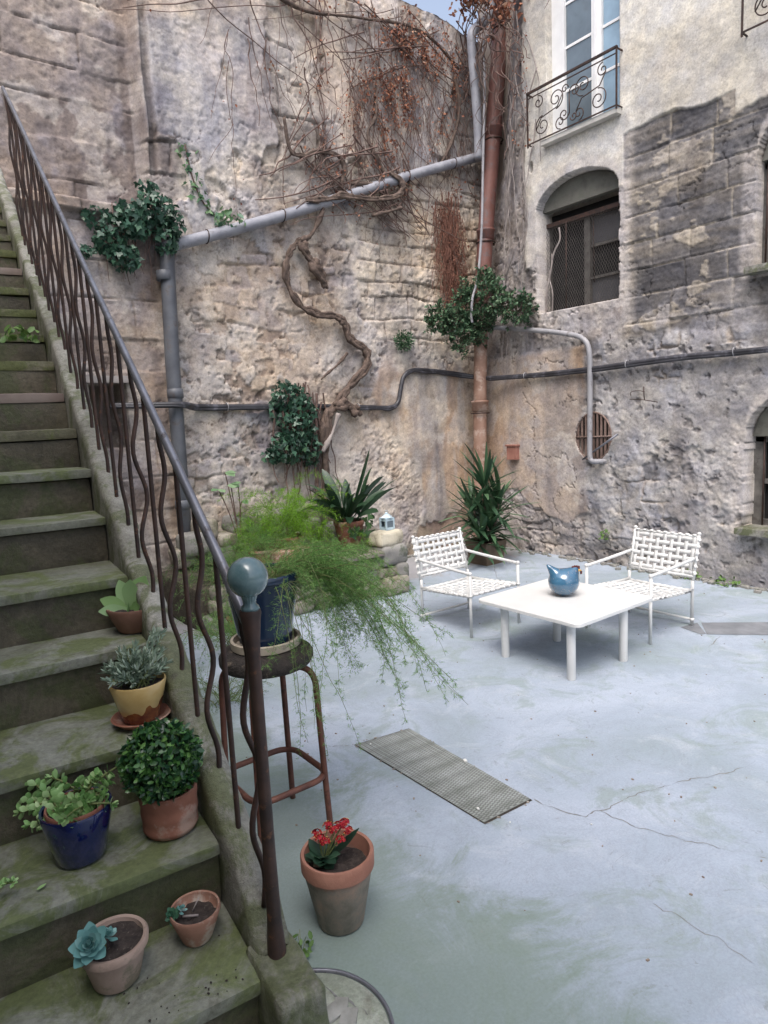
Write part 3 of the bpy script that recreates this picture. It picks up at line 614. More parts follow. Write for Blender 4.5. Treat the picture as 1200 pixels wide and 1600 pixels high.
cab += [(7.0, 6.78, 2.44), (6.98, 6.5, 2.41), (6.97, 6.0, 2.39), (6.98, 5.5, 2.385), (6.98, 4.79, 2.39), (6.98, 3.83, 2.415), (6.98, 2.9, 2.40), (6.98, 1.5, 2.42)]
o = thing('black_cable', 'thick black cable bundle running along both walls with a step up near the middle', 'cable', (4, 7, 2.1))
mb = MB(); mb.tube(smoothpath(cab, 8), .030, 10); P2 = smoothpath(cab, 8) + arr([-.012, -.012, -.022]); P2[:, 2] += (vn(np.arange(len(P2)) * .2, 3, 4) - .5) * .02; mb.tube(P2, .018, 8)
mb.build('cable', pm('black_rubber', (.018, .018, .022), (.05, .05, .06), 5, .45, .2, .002, (.10, .10, .12), 10, .6), o)
mb = MB()
for x, y, z in [(3.2, 7.0, 2.13), (5.0, 7.0, 2.08), (6.98, 5.9, 2.39), (6.98, 4.4, 2.4), (6.98, 3.2, 2.41)]:
    aa = np.linspace(0, 2 * PI, 14); ax_ = x < 6
    mb.tube([(x + (0 if ax_ else .042 * math.cos(q)), y + (.042 * math.cos(q) if ax_ else 0), z + .042 * math.sin(q)) for q in aa], .006, 6)
mb.build('cable_clips', M_PVC2, o)

# ------------------------------------------------------------ house openings
M_WHITE = pm('white_window_paint', (.72, .72, .72), (.80, .80, .80), 6, .45, .1, .001)
def glassm(name, col, rough=.12):
    mt, t, b = mk(name); tc = N(t, 'ShaderNodeTexCoord').outputs['Object']
    c2 = tuple(min(1, x * 1.35) for x in col); t.links.new(ramp(t, noise(t, tc, 2.2, 4), [(.35, col), (.65, c2)]), b.inputs['Base Color']); b.inputs['Roughness'].default_value = rough
    b.inputs['Specular IOR Level'].default_value = .9; bump(t, b, noise(t, tc, 3, 2), .1, .02); MATS[name] = mt; return mt
G1 = glassm('dim_glass', (.10, .13, .155)); G2 = glassm('sky_glass', (.20, .29, .37)); G3 = glassm('grimy_glass', (.06, .062, .07), .35)  # blue window panes: reflected sky put into the base colour
xf = 7.20
mb = MB()
mb.box((xf - .06, 5.35, 5.20), (xf + .05, 5.53, 7.6)); mb.box((xf - .055, 4.84, 5.22), (xf + .05, 4.975, 7.6)); mb.box((xf - .04, 4.54, 5.22), (xf + .05, 4.575, 7.6)); mb.box((xf - .05, 4.575, 5.20), (xf + .05, 5.35, 5.27))
mb.box((xf - .078, 4.90, 5.22), (xf - .055, 4.925, 7.6))
wn = mb.build('tall_window', M_WHITE, bd, smooth=False)
for z in (5.72, 6.20, 6.68, 7.15):
    mb = MB(); mb.box((xf - .03, 4.975, z), (xf + .04, 5.35, z + .03)); mb.box((xf - .03, 4.575, z), (xf + .04, 4.84, z + .03)); mb.build('glazing_bar', M_WHITE, wn, smooth=False)
zs_ = [5.27, 5.72, 6.20, 6.68, 7.15, 7.6]
for a0, a1 in zip(zs_[:-1], zs_[1:]):
    for (y0, y1, g) in ((4.975, 5.35, G1), (4.575, 4.84, G2)):
        mb = MB(); mb.box((xf - .02, y0 + .002, a0 + (.032 if a0 > 5.3 else .002)), (xf - .008, y1 - .002, a1 - .002)); mb.build('pane', g, wn, smooth=False)
mb = MB(); rock(mb, (7.05, 5.04, 5.165), (.22, 1.06, .06), 0, .004, .3, .03, 2); mb.build('sill', pm('sill_stone', (.45, .43, .40), (.6, .58, .54), 6), wn)
def scroll(mb, X, P, r=.0065):
    mb.tube([(X, y, z) for y, z in P], r, 6)
def spiral(cy, cz, r0, r1, a0, a1, n=26):
    return [(cy + (r0 + (r1 - r0) * t) * math.cos(a0 + (a1 - a0) * t), cz + (r0 + (r1 - r0) * t) * math.sin(a0 + (a1 - a0) * t)) for t in np.linspace(0, 1, n)]
def balcony(name, y0, y1, z0, z1, X, parent):
    mb = MB(); mb.box((X - .012, y0, z1 - .012), (X + .018, y1, z1 + .010)); mb.box((X - .006, y0, z0), (X + .008, y1, z0 + .014)); mb.box((X - .006, y0, z1 - .07), (X + .006, y1, z1 - .06))
    for y in (y0, y1 - .016):
        mb.box((X - .008, y, z0 - .03), (X + .008, y + .016, z1)); mb.box((X, y, z1 - .02), (7.12, y + .014, z1 - .006)); mb.box((X, y, z0), (7.12, y + .014, z0 + .012))
    o = mb.build(name, MATS['rusty_iron'], parent, smooth=False)
    W_ = y1 - y0; H_ = z1 - .06 - z0; zc = z0 + H_ / 2; half = W_ / 2
    for sg, yc in ((1, y0 + W_ * .27), (-1, y0 + W_ * .73)):
        mb = MB()
        for f_ in (1, -1):   # one big S with curled ends, mirrored in the two halves
            P = spiral(yc + sg * f_ * .10, zc + f_ * .115, .115, .02, -f_ * PI / 2 if sg * f_ > 0 else -f_ * PI / 2, (-f_ * PI / 2) + sg * 3.1 * PI * 1.0, 46)
            scroll(mb, X, P)
            P = spiral(yc - sg * f_ * .16, zc + f_ * .17, .075, .012, f_ * PI / 2, f_ * PI / 2 - sg * 2.6 * PI, 34); scroll(mb, X, P)
        scroll(mb, X, [(yc - .20, zc + .14), (yc - .12, zc + .02), (yc, zc), (yc + .12, zc - .02), (yc + .2, zc - .14)])
        mb.build('scrollwork', MATS['rusty_iron'], o)
    mb = MB(); yc = y0 + W_ / 2
    scroll(mb, X, spiral(yc - .075, zc + .10, .075, .012, 0, 2.7 * PI, 34)); scroll(mb, X, spiral(yc + .075, zc - .10, .075, .012, PI, 3.7 * PI, 34))
    scroll(mb, X, spiral(yc + .06, zc + .17, .05, .01, PI, -1.4 * PI, 30)); scroll(mb, X, spiral(yc - .06, zc - .17, .05, .01, 0, -2.4 * PI, 30)); scroll(mb, X, [(yc, zc + .12), (yc, zc - .12)])
    mb.build('scrollwork', MATS['rusty_iron'], o)
balcony('balcony_railing', 4.50, 5.76, 5.20, 5.80, 6.93, bd)
balcony('balcony_railing', 2.0, 3.19, 5.33, 5.93, 6.93, bd)
M_OLD = pm('grey_old_wood', (.075, .07, .065), (.15, .14, .13), 9, .8, .4, .003, (.07, .06, .055), 14, .6)
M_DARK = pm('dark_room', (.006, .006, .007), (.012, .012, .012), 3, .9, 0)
M_TYMP = pm('grey_boarding', (.085, .083, .07), (.16, .155, .135), 5, .85, .4, .004, (.12, .12, .10), 10, .55)
def archpoly(y0, y1, z0, zs, zc, X, inset=0, n=22):
    ym = (y0 + y1) / 2; hw = (y1 - y0) / 2; return [(X, y, max(z0, zs + (zc - zs) * math.sqrt(max(0, 1 - ((y - ym) / hw) ** 2)))) for y in np.linspace(y1, y0, n)]
def slab(mb, pts, t_):
    P = arr(pts); k = len(P); mb.add(np.concatenate([P, P + arr([t_, 0, 0])]), [tuple(range(k)), tuple(range(2 * k - 1, k - 1, -1))] + [(i, (i + 1) % k, (i + 1) % k + k, i + k) for i in range(k)])
# low arched window behind chicken wire
X2 = 7.325
mb = MB(); slab(mb, archpoly(4.57, 5.74, 4.28, 4.42, 4.72, X2 - .16) , .10); lw = mb.build('arched_window', M_TYMP, bd, smooth=False)
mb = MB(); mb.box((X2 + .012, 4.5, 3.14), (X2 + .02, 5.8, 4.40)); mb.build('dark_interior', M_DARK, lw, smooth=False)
mb = MB(); mb.box((X2 - .10, 4.50, 4.24), (X2 - .02, 5.78, 4.29)); mb.build('lintel', M_RUST, lw, smooth=False)
mb = MB(); mb.box((X2 - .05, 5.10, 3.15), (X2 + .01, 5.18, 4.25)); mb.box((X2 - .04, 5.70, 3.15), (X2 + .01, 5.76, 4.25)); mb.box((X2 - .04, 4.55, 3.17), (X2 + .01, 5.10, 3.22))
for z in (3.50, 3.88): mb.box((X2 - .03, 4.5, z), (X2 + .01, 5.10, z + .03))
mb.build('frame', M_OLD, lw, smooth=False)
for z0, z1 in ((3.92, 4.24), (3.22, 3.50)):
    mb = MB(); mb.box((X2 + .001, 4.5, z0 + .002), (X2 + .008, 5.098, z1 - .002)); mb.build('pane', G3, lw, smooth=False)
mb = MB(); y = 4.9
dw = .036
for kx in range(-44, 36):
    for sg in (1, -1):
        a0 = 5.12 + kx * dw; P = []
        for z in np.arange(3.18, 4.25, .018):
            yy = a0 + sg * (z - 3.18) * .55
            if 4.56 < yy < 5.74: P.append((X2 - .105, yy + .004 * math.sin(z * 50), z))
        if len(P) > 2: mb.tube(P, .0021, 3, cap=False)
mb.build('wire_mesh', pm('wire', (.07, .06, .055), (.13, .115, .105), 9, .6, 0), lw)
mb = MB(); mb.tube([(X2 - .10, 5.42, 3.18), (X2 - .10, 5.41, 4.25)], .008, 6); mb.tube([(X2 - .06, 5.03, 3.45), (X2 - .06, 5.04, 4.2)], .006, 6); mb.build('bar', M_RUST, lw)
# right-hand windows
for (y0, y1, z0, zs, zc, X) in ((1.62, 3.06, 3.20, 4.2, 4.7, 7.30), (1.72, 3.09, .62, 1.55, 2.04, 7.34)):
    mb = MB(); slab(mb, archpoly(y0, y1, zs - .02, zs, zc, X - .16), .08); wnd = mb.build('barred_window', M_TYMP, bd, smooth=False)
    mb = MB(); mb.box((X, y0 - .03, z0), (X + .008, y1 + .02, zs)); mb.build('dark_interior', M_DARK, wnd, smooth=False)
    mb = MB(); mb.box((X - .08, y1 - .08, z0), (X - .01, y1 + .03, zs)); mb.box((X - .08, y0, zs - .06), (X - .01, y1, zs - .01)); mb.box((X - .07, y0, (z0 + zs) / 2 - .03), (X - .01, y1, (z0 + zs) / 2 + .02)); mb.box((X - .07, y0, z0), (X - .01, y1, z0 + .06)); mb.box((X - .07, y1 - .42, z0), (X - .01, y1 - .36, zs))
    mb.build('frame', M_OLD, wnd, smooth=False)
    for y in np.arange(y0 + .1, y1, .13):
        mb = MB(); mb.tube([(X - .11, y, z0 - .02), (X - .11, y, zs + .02)], .009, 6); mb.build('bar', M_RUST, wnd)
    mb = MB(); rock(mb, (7.09, (y0 + y1) / 2, z0 - .03), (.34, y1 - y0 + .1, .07), 0, .01, .3, .04, 5); mb.build('sill', M_CURB, wnd)
# round vent
vt = thing('vent_grate', 'rusty round grate over a hole in the house wall behind the thin pipe', 'vent', (7.02, 4.9, 1.57))
M_VENT = pm('rusty_grate', (.13, .085, .07), (.24, .17, .145), 9, .75, .3, .002)
mb = MB(); mb.tube([(7.05, 4.90 + .25 * math.cos(q), 1.57 + .295 * math.sin(q)) for q in np.linspace(0, 2 * PI, 40)], .013, 6)
mb.tube([(7.035, 4.65, 1.575), (7.035, 5.15, 1.565)], .010, 6); mb.build('ring', M_VENT, vt)
for y in np.arange(-.22, .23, .055):
    zr = .295 * math.sqrt(1 - (y / .25) ** 2) * .99; mb = MB(); mb.box((7.045, 4.90 + y - .012, 1.57 - zr), (7.057, 4.90 + y + .012, 1.57 + zr)); mb.build('bar', M_VENT, vt, smooth=False)
mb = MB(); mb.tube([(6.98, 4.52, 1.60), (6.99, 5.02, 1.29)], .013, 6); tag(mb.build('iron_strut', MATS['worn_handrail'], None, (7, 4.8, 1.4)), 'short grey iron strut slanting across the bottom of the round vent', 'strut')
mb = MB(); mb.box((6.97, 6.08, 1.27), (7.12, 6.25, 1.46)); mb.box((6.955, 6.065, 1.455), (7.12, 6.265, 1.475)); tag(mb.build('junction_box', pm('faded_red_metal', (.25, .11, .085), (.35, .17, .13), 7, .6, .3, .002), None, (7.05, 6.2, 1.35), smooth=False), 'small faded red box fixed to the stained plaster right of the corner', 'box')
mb = MB(); mb.tube(smoothpath([(6.99, 4.37, 2.0), (6.97, 4.20, 1.985), (6.98, 4.02, 1.95)], 5), .005, 5); mb.tube(smoothpath([(6.98, 4.18, 1.98), (6.95, 4.17, 2.06), (6.98, 4.19, 2.13)], 5), .006, 5); mb.tube(smoothpath([(6.98, 4.35, 2.03), (6.97, 4.34, 2.08), (6.98, 4.25, 2.09), (6.98, 4.18, 2.07)], 5), .004, 5)
tag(mb.build('bent_wire', M_RUST, None, (7, 4.2, 2)), 'bent rusty wire bracket stuck in the wall below the black cable', 'wire')

# ------------------------------------------------------------ leaf templates
T_OVAL = ([(0, 0, 0), (.3, .24, .05), (.3, -.24, .05), (.72, .23, .02), (.72, -.23, .02), (1, 0, -.08), (.5, 0, -.03)], [(0, 6, 1), (0, 2, 6), (1, 6, 3), (2, 4, 6), (3, 6, 5), (4, 5, 6)])
T_IVY = ([(0, 0, 0), (-.08, .36, .04), (.25, .56, -.02), (.42, .26, .05), (1, 0, -.14), (.42, -.26, .05), (.25, -.56, -.02), (-.08, -.36, .04), (.35, 0, .0)],
         [(0, 8, 1), (1, 8, 2), (2, 8, 3), (3, 8, 4), (4, 8, 5), (5, 8, 6), (6, 8, 7), (7, 8, 0)])
T_NEED = ([(0, .045, 0), (0, -.045, 0), (1, 0, 0)], [(0, 1, 2)])
T_DRY = ([(0, 0, 0), (.4, .4, .18), (.5, 0, -.05), (.4, -.35, .12), (1, .05, .2)], [(0, 2, 1), (0, 3, 2), (1, 2, 4), (2, 3, 4)])
T_PAD = ([(0, .05, 0), (0, -.05, 0), (.4, .2, .03), (.4, -.2, .03), (.75, .3, .05), (.75, -.3, .05), (1, .13, .02), (1, -.13, .02), (.4, 0, -.05), (.75, 0, -.03)],
         [(0, 1, 8), (0, 8, 2), (1, 3, 8), (2, 8, 9), (2, 9, 4), (3, 9, 8), (3, 5, 9), (4, 9, 6), (6, 9, 7), (7, 9, 5)])
L_IVY = leafm('ivy_leaf', [(0, (.014, .042, .028)), (.5, (.03, .078, .050)), (.9, (.055, .13, .085)), (1, (.09, .18, .10))], .36, .12, spec=.45)
L_SHRUB = leafm('shrub_leaf', [(0, (.03, .07, .038)), (.6, (.065, .135, .07)), (1, (.14, .22, .12))], .5, .15)
L_BOX = leafm('box_leaf', [(0, (.010, .040, .022)), (.5, (.028, .090, .028)), (.9, (.075, .19, .04)), (1, (.15, .29, .08))], .3, .12, spec=.6)
L_FERN = leafm('fern_needle', [(0, (.055, .145, .035)), (.5, (.13, .28, .065)), (1, (.27, .45, .14))], .6, .35)
L_FERN2 = leafm('bright_fern_needle', [(0, (.085, .22, .015)), (.5, (.17, .37, .025)), (1, (.29, .50, .05))], .6, .4)
L_FERN3 = leafm('blue_fern_needle', [(0, (.04, .09, .035)), (.5, (.09, .17, .06)), (1, (.17, .27, .10))], .6, .3)
L_DRY = leafm('dry_leaf', [(0, (.13, .048, .033)), (.5, (.29, .115, .070)), (.85, (.46, .22, .13)), (1, (.55, .38, .28))], .8, .25)
M_STEM = pm('green_stem', (.08, .11, .03), (.15, .17, .06), 20, .6, 0)
M_BARK = pm('creeper_bark', (.065, .045, .038), (.17, .122, .098), 16, .9, .8, .01, (.08, .055, .04), 26, .56, bscale=55)
M_TWIG = pm('thin_twig', (.085, .052, .044), (.19, .125, .105), 10, .9, .3, .002)
M_TWIG2 = pm('grey_twig', (.22, .19, .18), (.36, .32, .30), 10, .9, .3, .002)
def blob(mb, c, r, k, T, sz, face=(0, -1, 0), droop=.5, flat=.5):
    """leaves on and in an ellipsoid of radii r, turned outward, tips hanging"""
    d = randunit(k); rr = rng.uniform(.35, 1.0, k) ** .5; P = arr(c) + d * rr[:, None] * arr(r)
    U = d * .8 + arr(face) * .6 + rng.normal(size=(k, 3)) * flat; D = rng.normal(size=(k, 3)) + arr([0, 0, -droop * 2])
    mb.leaves(T[0], T[1], P, D, U, rng.uniform(.65, 1.25, k) * sz)
FACE_B = (0, -1, 0)

# ------------------------------------------------------------ climbing vine on the back wall
vine = thing('climbing_vine', 'old bare climbing vine with a twisted trunk and dry orange leaves over the back wall', 'vine', (4.45, 6.95, .5))
def wp(x, z, o_=.07): return (x, YB - o_, z)
def wtube(name, pts, r, off=.08, mat=None, n=10, par=vine, twist=0):
    pts = [wp(x, z, off) for x, z in pts]; P = smoothpath(pts, 7); k = len(P)
    P = P + (fbm3(P, 5, 3, 7)[:, None] - .5) * .05; rr = np.interp(np.linspace(0, 1, k), np.linspace(0, 1, len(r)), r) * (1 + .7 * (vn(np.arange(k) * .55, 2, 3) - .5) + .3 * (vn(np.arange(k) * 1.7, 7, 5) - .5))
    mb = MB(); mb.tube(P, rr, n)
    if twist:
        u = np.arange(k) * .28
        for ph in (0, 2.2, 4.1): mb.tube(P + np.stack([np.cos(u + ph), -.3 - .5 * np.abs(np.sin(u + ph)), np.sin(u + ph)], 1) * rr[:, None] * .74, rr * (.42 + .25 * vn(np.arange(k) * .9, ph, 9)), 7)
    return mb.build(name, mat or M_BARK, par)
wtube('trunk', [(4.44, .45), (4.42, 1.2), (4.46, 1.9), (4.64, 2.12), (4.87, 2.36), (5.13, 2.60), (5.12, 2.80), (4.90, 2.92), (4.83, 3.10), (4.70, 3.19), (4.42, 3.20), (4.20, 3.30), (4.06, 3.50), (4.04, 3.70), (4.12, 3.90), (4.24, 4.02)], [.066, .062, .048, .043, .043, .038, .035, .030, .028], .10, twist=1, n=12)
wtube('trunk_stub', [(4.60, 2.10), (4.78, 2.12), (4.93, 2.0)], [.05, .065, .055], .12, twist=1)
wtube('branch', [(4.24, 4.02), (4.34, 3.88), (4.46, 3.72), (4.57, 3.52)], [.035, .058, .062, .045], .11, twist=1)
wtube('branch', [(4.24, 4.02), (4.40, 4.10), (4.55, 4.32), (4.60, 4.44)], [.035, .032, .028], .12)
wtube('branch', [(4.35, 4.48), (4.60, 4.52), (4.85, 4.60), (5.15, 4.62), (5.45, 4.66), (5.75, 4.76), (5.80, 4.92), (5.62, 5.0)], [.022, .036, .034, .03, .03, .036, .02], .16, twist=1)
wtube('branch', [(4.85, 4.62), (4.90, 4.78), (4.95, 4.95), (4.86, 5.08), (4.60, 5.07), (4.35, 4.98), (4.20, 5.02), (4.15, 5.35)], [.034, .03, .026, .022, .02, .016], .10, twist=1)
wtube('branch', [(5.3, 4.44), (5.55, 4.52), (5.78, 4.60)], [.022, .025, .02], .17); wtube('branch', [(5.02, 4.78), (5.3, 4.83), (5.62, 4.86)], [.022, .03, .03], .12)
wtube('branch', [(4.86, 2.75), (4.70, 2.60), (4.55, 2.50), (4.45, 2.42)], [.02, .018, .012], .08)
wtube('branch', [(4.35, 1.55), (4.5, 1.75), (4.62, 2.0)], [.03, .03, .028], .17, M_TWIG2)
wtube('branch', [(5.6, 5.0), (5.35, 5.4), (5.5, 5.7), (5.52, 6.2)], [.03, .025, .02, .015], .08); wtube('branch', [(6.9, 6.5), (6.95, 6.0), (6.75, 5.55), (6.5, 5.2)], [.025, .03, .022, .015], .08)
wtube('branch', [(3.2, 7.3), (3.6, 6.9), (4.4, 6.6), (5.3, 6.75), (6.3, 6.9), (7.0, 6.6)], [.02, .025, .022, .02, .015], .07)
def hang(mb, x, z, L, r, drift=.0, seed=0, off=.05, pts=None, wander=.5):
    rs = np.random.default_rng(seed); k = max(4, int(L / .12)); xs = [x]; zs = [z]; vx = drift
    for _ in range(k): vx = vx * .8 + drift * .2 + rs.normal() * wander * .25; xs.append(xs[-1] + vx * .1); zs.append(zs[-1] - .12 * rs.uniform(.6, 1.2))
    P = smoothpath([(a, YB - off - rs.uniform(0, .05), b) for a, b in zip(xs, zs)], 3); mb.tube(P, np.linspace(r, r * .45, len(P)), 4, cap=False)
    if pts is not None: pts.append(P)
stems = []; mb = MB()
for q in range(96):
    x = rng.choice([rng.uniform(3.4, 7.3), rng.normal(6.3, .5), rng.normal(5.2, .9)]); z = rng.uniform(5.6, 7.15)
    hang(mb, np.clip(x, 3.2, 7.3), z, rng.uniform(.5, 2.3), rng.uniform(.003, .009), rng.uniform(-.35, .35), q, pts=stems, wander=1.0)
for q in range(34): hang(mb, rng.uniform(4.3, 5.9), rng.uniform(4.9, 5.6), rng.uniform(.3, .9), rng.uniform(.006, .014), rng.uniform(-1.2, 1.2), 300 + q, pts=stems, wander=1.5)
for q in range(30): hang(mb, rng.uniform(3.2, 7.0), rng.uniform(6.3, 7.1), rng.uniform(.4, 1.0), rng.uniform(.005, .012), rng.choice([-2.5, 2.5]), 600 + q, pts=stems, wander=1.5)
for q in range(110): hang(mb, np.clip(rng.normal(6.15, .75), 4.2, 7.3), rng.uniform(5.6, 7.15), rng.uniform(.5, 1.8), rng.uniform(.0025, .005), rng.uniform(-.2, .2), 1300 + q, pts=stems, wander=.9)
for q in range(40):   # dark tangle round the sloping pipe
    hang(mb, rng.uniform(4.45, 5.85), gutter_z(5.1) + rng.uniform(-.05, .65), rng.uniform(.18, .42), rng.uniform(.006, .013), rng.choice([-2., 2., -1., 1.]), 1500 + q, off=.12, pts=stems, wander=3.6)
mb.build('fine_stems', M_TWIG, vine)['kind'] = 'stuff'
mb = MB()
allp = np.concatenate(stems); 
def wsel(p, k):
    p = np.maximum(p, 0); p = p / p.sum(); return allp[rng.choice(len(allp), k, p=p)]
wgt = np.exp(-((allp[:, 0] - 6.2) / .75) ** 2) * sst(4.7, 6.0, allp[:, 2]) * 2.2 + .22 + .5 * np.exp(-((allp[:, 0] - 3.7) / .25) ** 2) * (allp[:, 2] > 5.2) + .5 * (allp[:, 2] > 6.7)
wgt *= sst(.42, .62, fbm(allp[:, 0], allp[:, 2], 3, 3, 9)) + .03
P = wsel(wgt, 3000) + rng.normal(size=(3000, 3)) * arr([.035, .025, .05]); P[:, 1] = np.minimum(P[:, 1], YB - .03)
mb.leaves(*T_DRY, P, rng.normal(size=(3000, 3)) + arr([0, -.2, -.8]), rng.normal(size=(3000, 3)) + arr([0, -1, 0]), rng.uniform(.018, .048, 3000))
lv = mb.build('dry_leaves', L_DRY, vine); lv['kind'] = 'stuff'
# matted rootlets below the gutter
mat_ = thing('dead_creeper_mat', 'reddish brown mat of dead creeper stems between the pale stones and the rusty downpipe', 'creeper', (6.8, 6.95, 3.6))
mb = MB()
for q in range(190):
    x = rng.normal(6.72, .15); z = rng.uniform(3.9, 5.0); hang(mb, np.clip(x, 6.3, 7.05), z, rng.uniform(.3, 1.2), rng.uniform(.003, .006), rng.uniform(-.2, .2), 900 + q, off=.03, wander=.7)
mb.build('stems', pm('red_twig', (.13, .055, .038), (.25, .12, .085), 12, .9, 0), mat_)['kind'] = 'stuff'
mb = MB(); k = 2600; P = np.stack([rng.normal(6.74, .13, k), YB - rng.uniform(.01, .07, k), rng.uniform(3.35, 4.75, k)], 1); P[:, 0] += .12 * sst(4.8, 4, P[:, 2]) - .05
mb.leaves(*T_DRY, P, rng.normal(size=(k, 3)), rng.normal(size=(k, 3)) + arr([0, -1, 0]), rng.uniform(.012, .03, k)); mb.build('rootlets', leafm('rootlet', [(0, (.10, .04, .028)), (.6, (.20, .085, .055)), (1, (.32, .16, .10))], .9, 0), mat_)['kind'] = 'stuff'
# creeper over the corner and the house wall
cr = thing('corner_creeper', 'tangle of orange dry creeper hanging over the top of the rusty downpipe and house corner', 'creeper', (6.9, 6.3, 7))
mb = MB(); pts = []
for q in range(48):
    y = rng.uniform(5.7, 6.9); z = rng.uniform(6.7, 8.0); rs = np.random.default_rng(q); P = [(6.9 - rs.uniform(0, .12), y, z)]
    for _ in range(rs.integers(4, 16)): l = P[-1]; P.append((6.9 - rs.uniform(0, .12) + .2 * sst(6.2, 6.9, l[1]), l[1] + rs.normal() * .07, l[2] - rs.uniform(.06, .16)))
    P = smoothpath(P, 3); mb.tube(P, np.linspace(.009, .004, len(P)), 4, cap=False); pts.append(P)
mb.build('stems', M_TWIG, cr)['kind'] = 'stuff'
ap = np.concatenate(pts); ap = ap[(ap[:, 2] > 6.75) & ((ap[:, 2] > 7.25) | (ap[:, 1] < 6.1))]; ap = ap[rng.choice(len(ap), 1500)] + rng.normal(size=(1500, 3)) * .08
mb = MB(); mb.leaves(*T_DRY, ap, rng.normal(size=(1500, 3)) + arr([0, 0, -.6]), rng.normal(size=(1500, 3)), rng.uniform(.03, .075, 1500)); mb.build('dry_leaves', L_DRY, cr)['kind'] = 'stuff'
tw = thing('wall_twigs', 'bare grey creeper stems clinging to the house wall left of the balcony', 'creeper', (6.95, 5.95, 4.5))
mb = MB()
for q in range(20):
    rs = np.random.default_rng(q + 50); y = rs.uniform(5.65, 6.25); z = rs.uniform(4.0, 6.9); P = []
    v = rs.normal() * .3; xw = lambda yy, zz: 7.06 + (corner_x(zz) - 7.06) * sst(5.85, 7.05, yy)
    for _ in range(rs.integers(5, 18)): P.append((xw(y, z) - rs.uniform(.05, .09), y, z)); v = v * .8 + rs.normal() * .15; y += v * .12; y = np.clip(y, 5.62, 6.4); z -= .13
    P = smoothpath(P, 3); mb.tube(P, np.linspace(rs.uniform(.005, .013), .004, len(P)), 4, cap=False)
mb.build('stems', M_TWIG2, tw)['kind'] = 'stuff'
mb = MB(); k = 60; P = np.stack([np.full(k, 6.93), rng.uniform(5.7, 6.0, k), rng.uniform(5.2, 6.6, k)], 1); mb.leaves(*T_DRY, P, rng.normal(size=(k, 3)), rng.normal(size=(k, 3)), rng.uniform(.02, .04, k)); mb.build('dry_leaves', L_DRY, tw)['kind'] = 'stuff'
mb = MB(); mb.tube(smoothpath([(7.2, 5.72, 3.16), (7.15, 5.66, 3.45), (7.18, 5.62, 3.7), (7.16, 5.55, 3.9), (7.19, 5.48, 4.05), (7.2, 5.5, 4.2)], 6), .011, 6); mb.tube(smoothpath([(7.17, 5.64, 3.55), (7.15, 5.58, 3.75), (7.18, 5.60, 3.9)], 5), .008, 5); mb.tube(smoothpath([(7.19, 5.62, 3.14), (7.16, 5.58, 3.4), (7.17, 5.64, 3.6)], 5), .008, 5)
tag(mb.build('window_vine_stem', M_TWIG2, None, (7.18, 5.6, 3.2)), 'pale bare stem climbing in front of the wire mesh of the low arched window', 'creeper')

# ------------------------------------------------------------ ivy and wall plants
o = thing('ivy', 'dark glossy ivy clump hanging over the ledge at the top of the drainpipe', 'ivy', (2.4, 6.8, 4.1))
mb = MB(); sb = MB()
for c, r, k in [((2.52, 6.86, 4.10), (.26, .18, .20), 190), ((2.30, 6.88, 3.98), (.24, .18, .22), 170), ((2.62, 6.84, 3.85), (.16, .15, .22), 100), ((2.08, 6.92, 3.76), (.20, .13, .16), 110), ((2.20, 6.90, 3.62), (.20, .12, .16), 90), ((2.0, 6.95, 3.98), (.18, .08, .12), 40), ((2.72, 6.86, 4.0), (.12, .12, .2), 40), ((2.5, 6.92, 4.34), (.14, .07, .10), 26), ((1.85, 6.95, 3.66), (.1, .06, .06), 20)]: blob(mb, c, arr(r) * .86, int(k * 1.5), T_IVY, .060)
mb.build('leaves', L_IVY, o)
for q in range(26): hang(sb, rng.uniform(2.0, 2.75), rng.uniform(3.8, 4.2), rng.uniform(.2, .6), .006, 0, 40 + q, off=.08)
sb.build('stems', M_TWIG, o)
o = thing('ivy', 'ivy column hanging on the lower wall across the black cable', 'ivy', (3.95, 6.9, 1.4))
mb = MB()
for c, r, k in [((3.96, 6.93, 2.24), (.25, .12, .17), 110), ((4.12, 6.92, 2.05), (.20, .14, .2), 110), ((4.03, 6.90, 1.85), (.26, .16, .22), 160), ((3.92, 6.92, 1.64), (.28, .15, .2), 150), ((4.2, 6.93, 1.6), (.14, .12, .25), 70), ((3.72, 6.97, 1.55), (.14, .06, .1), 26), ((3.8, 6.97, 2.1), (.10, .06, .14), 26)]: blob(mb, c, r, int(k * 1.9), T_IVY, .058)
mb.build('leaves', L_IVY, o); sb = MB()
for q in range(44): hang(sb, rng.normal(4.1, .14), rng.uniform(1.9, 2.4), rng.uniform(.4, 1.5), rng.uniform(.006, .016), 0, 140 + q, off=.07)
sb.build('stems', M_TWIG, o)
o = thing('ivy', 'thin sparse ivy trail creeping up the wall above the left end of the sloping pipe', 'ivy', (3.2, 6.97, 4.1))
P = smoothpath([wp(3.30, 4.15, .04), wp(3.12, 4.3, .04), wp(3.02, 4.55, .04), wp(2.97, 4.85, .04)], 9); mb = MB(); mb.tube(P, .008, 5); mb.build('stems', M_TWIG, o)
mb = MB(); kk = 62; Q = P[rng.integers(0, len(P), kk)] + rng.normal(size=(kk, 3)) * arr([.05, .01, .05]); mb.leaves(*T_IVY, Q, rng.normal(size=(kk, 3)) + arr([0, 0, -.6]), rng.normal(size=(kk, 3)) * .4 + arr([0, -1, 0]), rng.uniform(.03, .075, kk))
blob(mb, (3.36, 6.9, 4.15), (.2, .08, .07), 34, T_OVAL, .08); mb.build('leaves', leafm('young_ivy', [(0, (.05, .13, .08)), (1, (.16, .28, .12))], .45, .2), o)
o = thing('corner_shrub', 'dense dark green shrub sprouting from the wall corner round the rusty downpipe', 'shrub', (6.9, 6.6, 3.2))
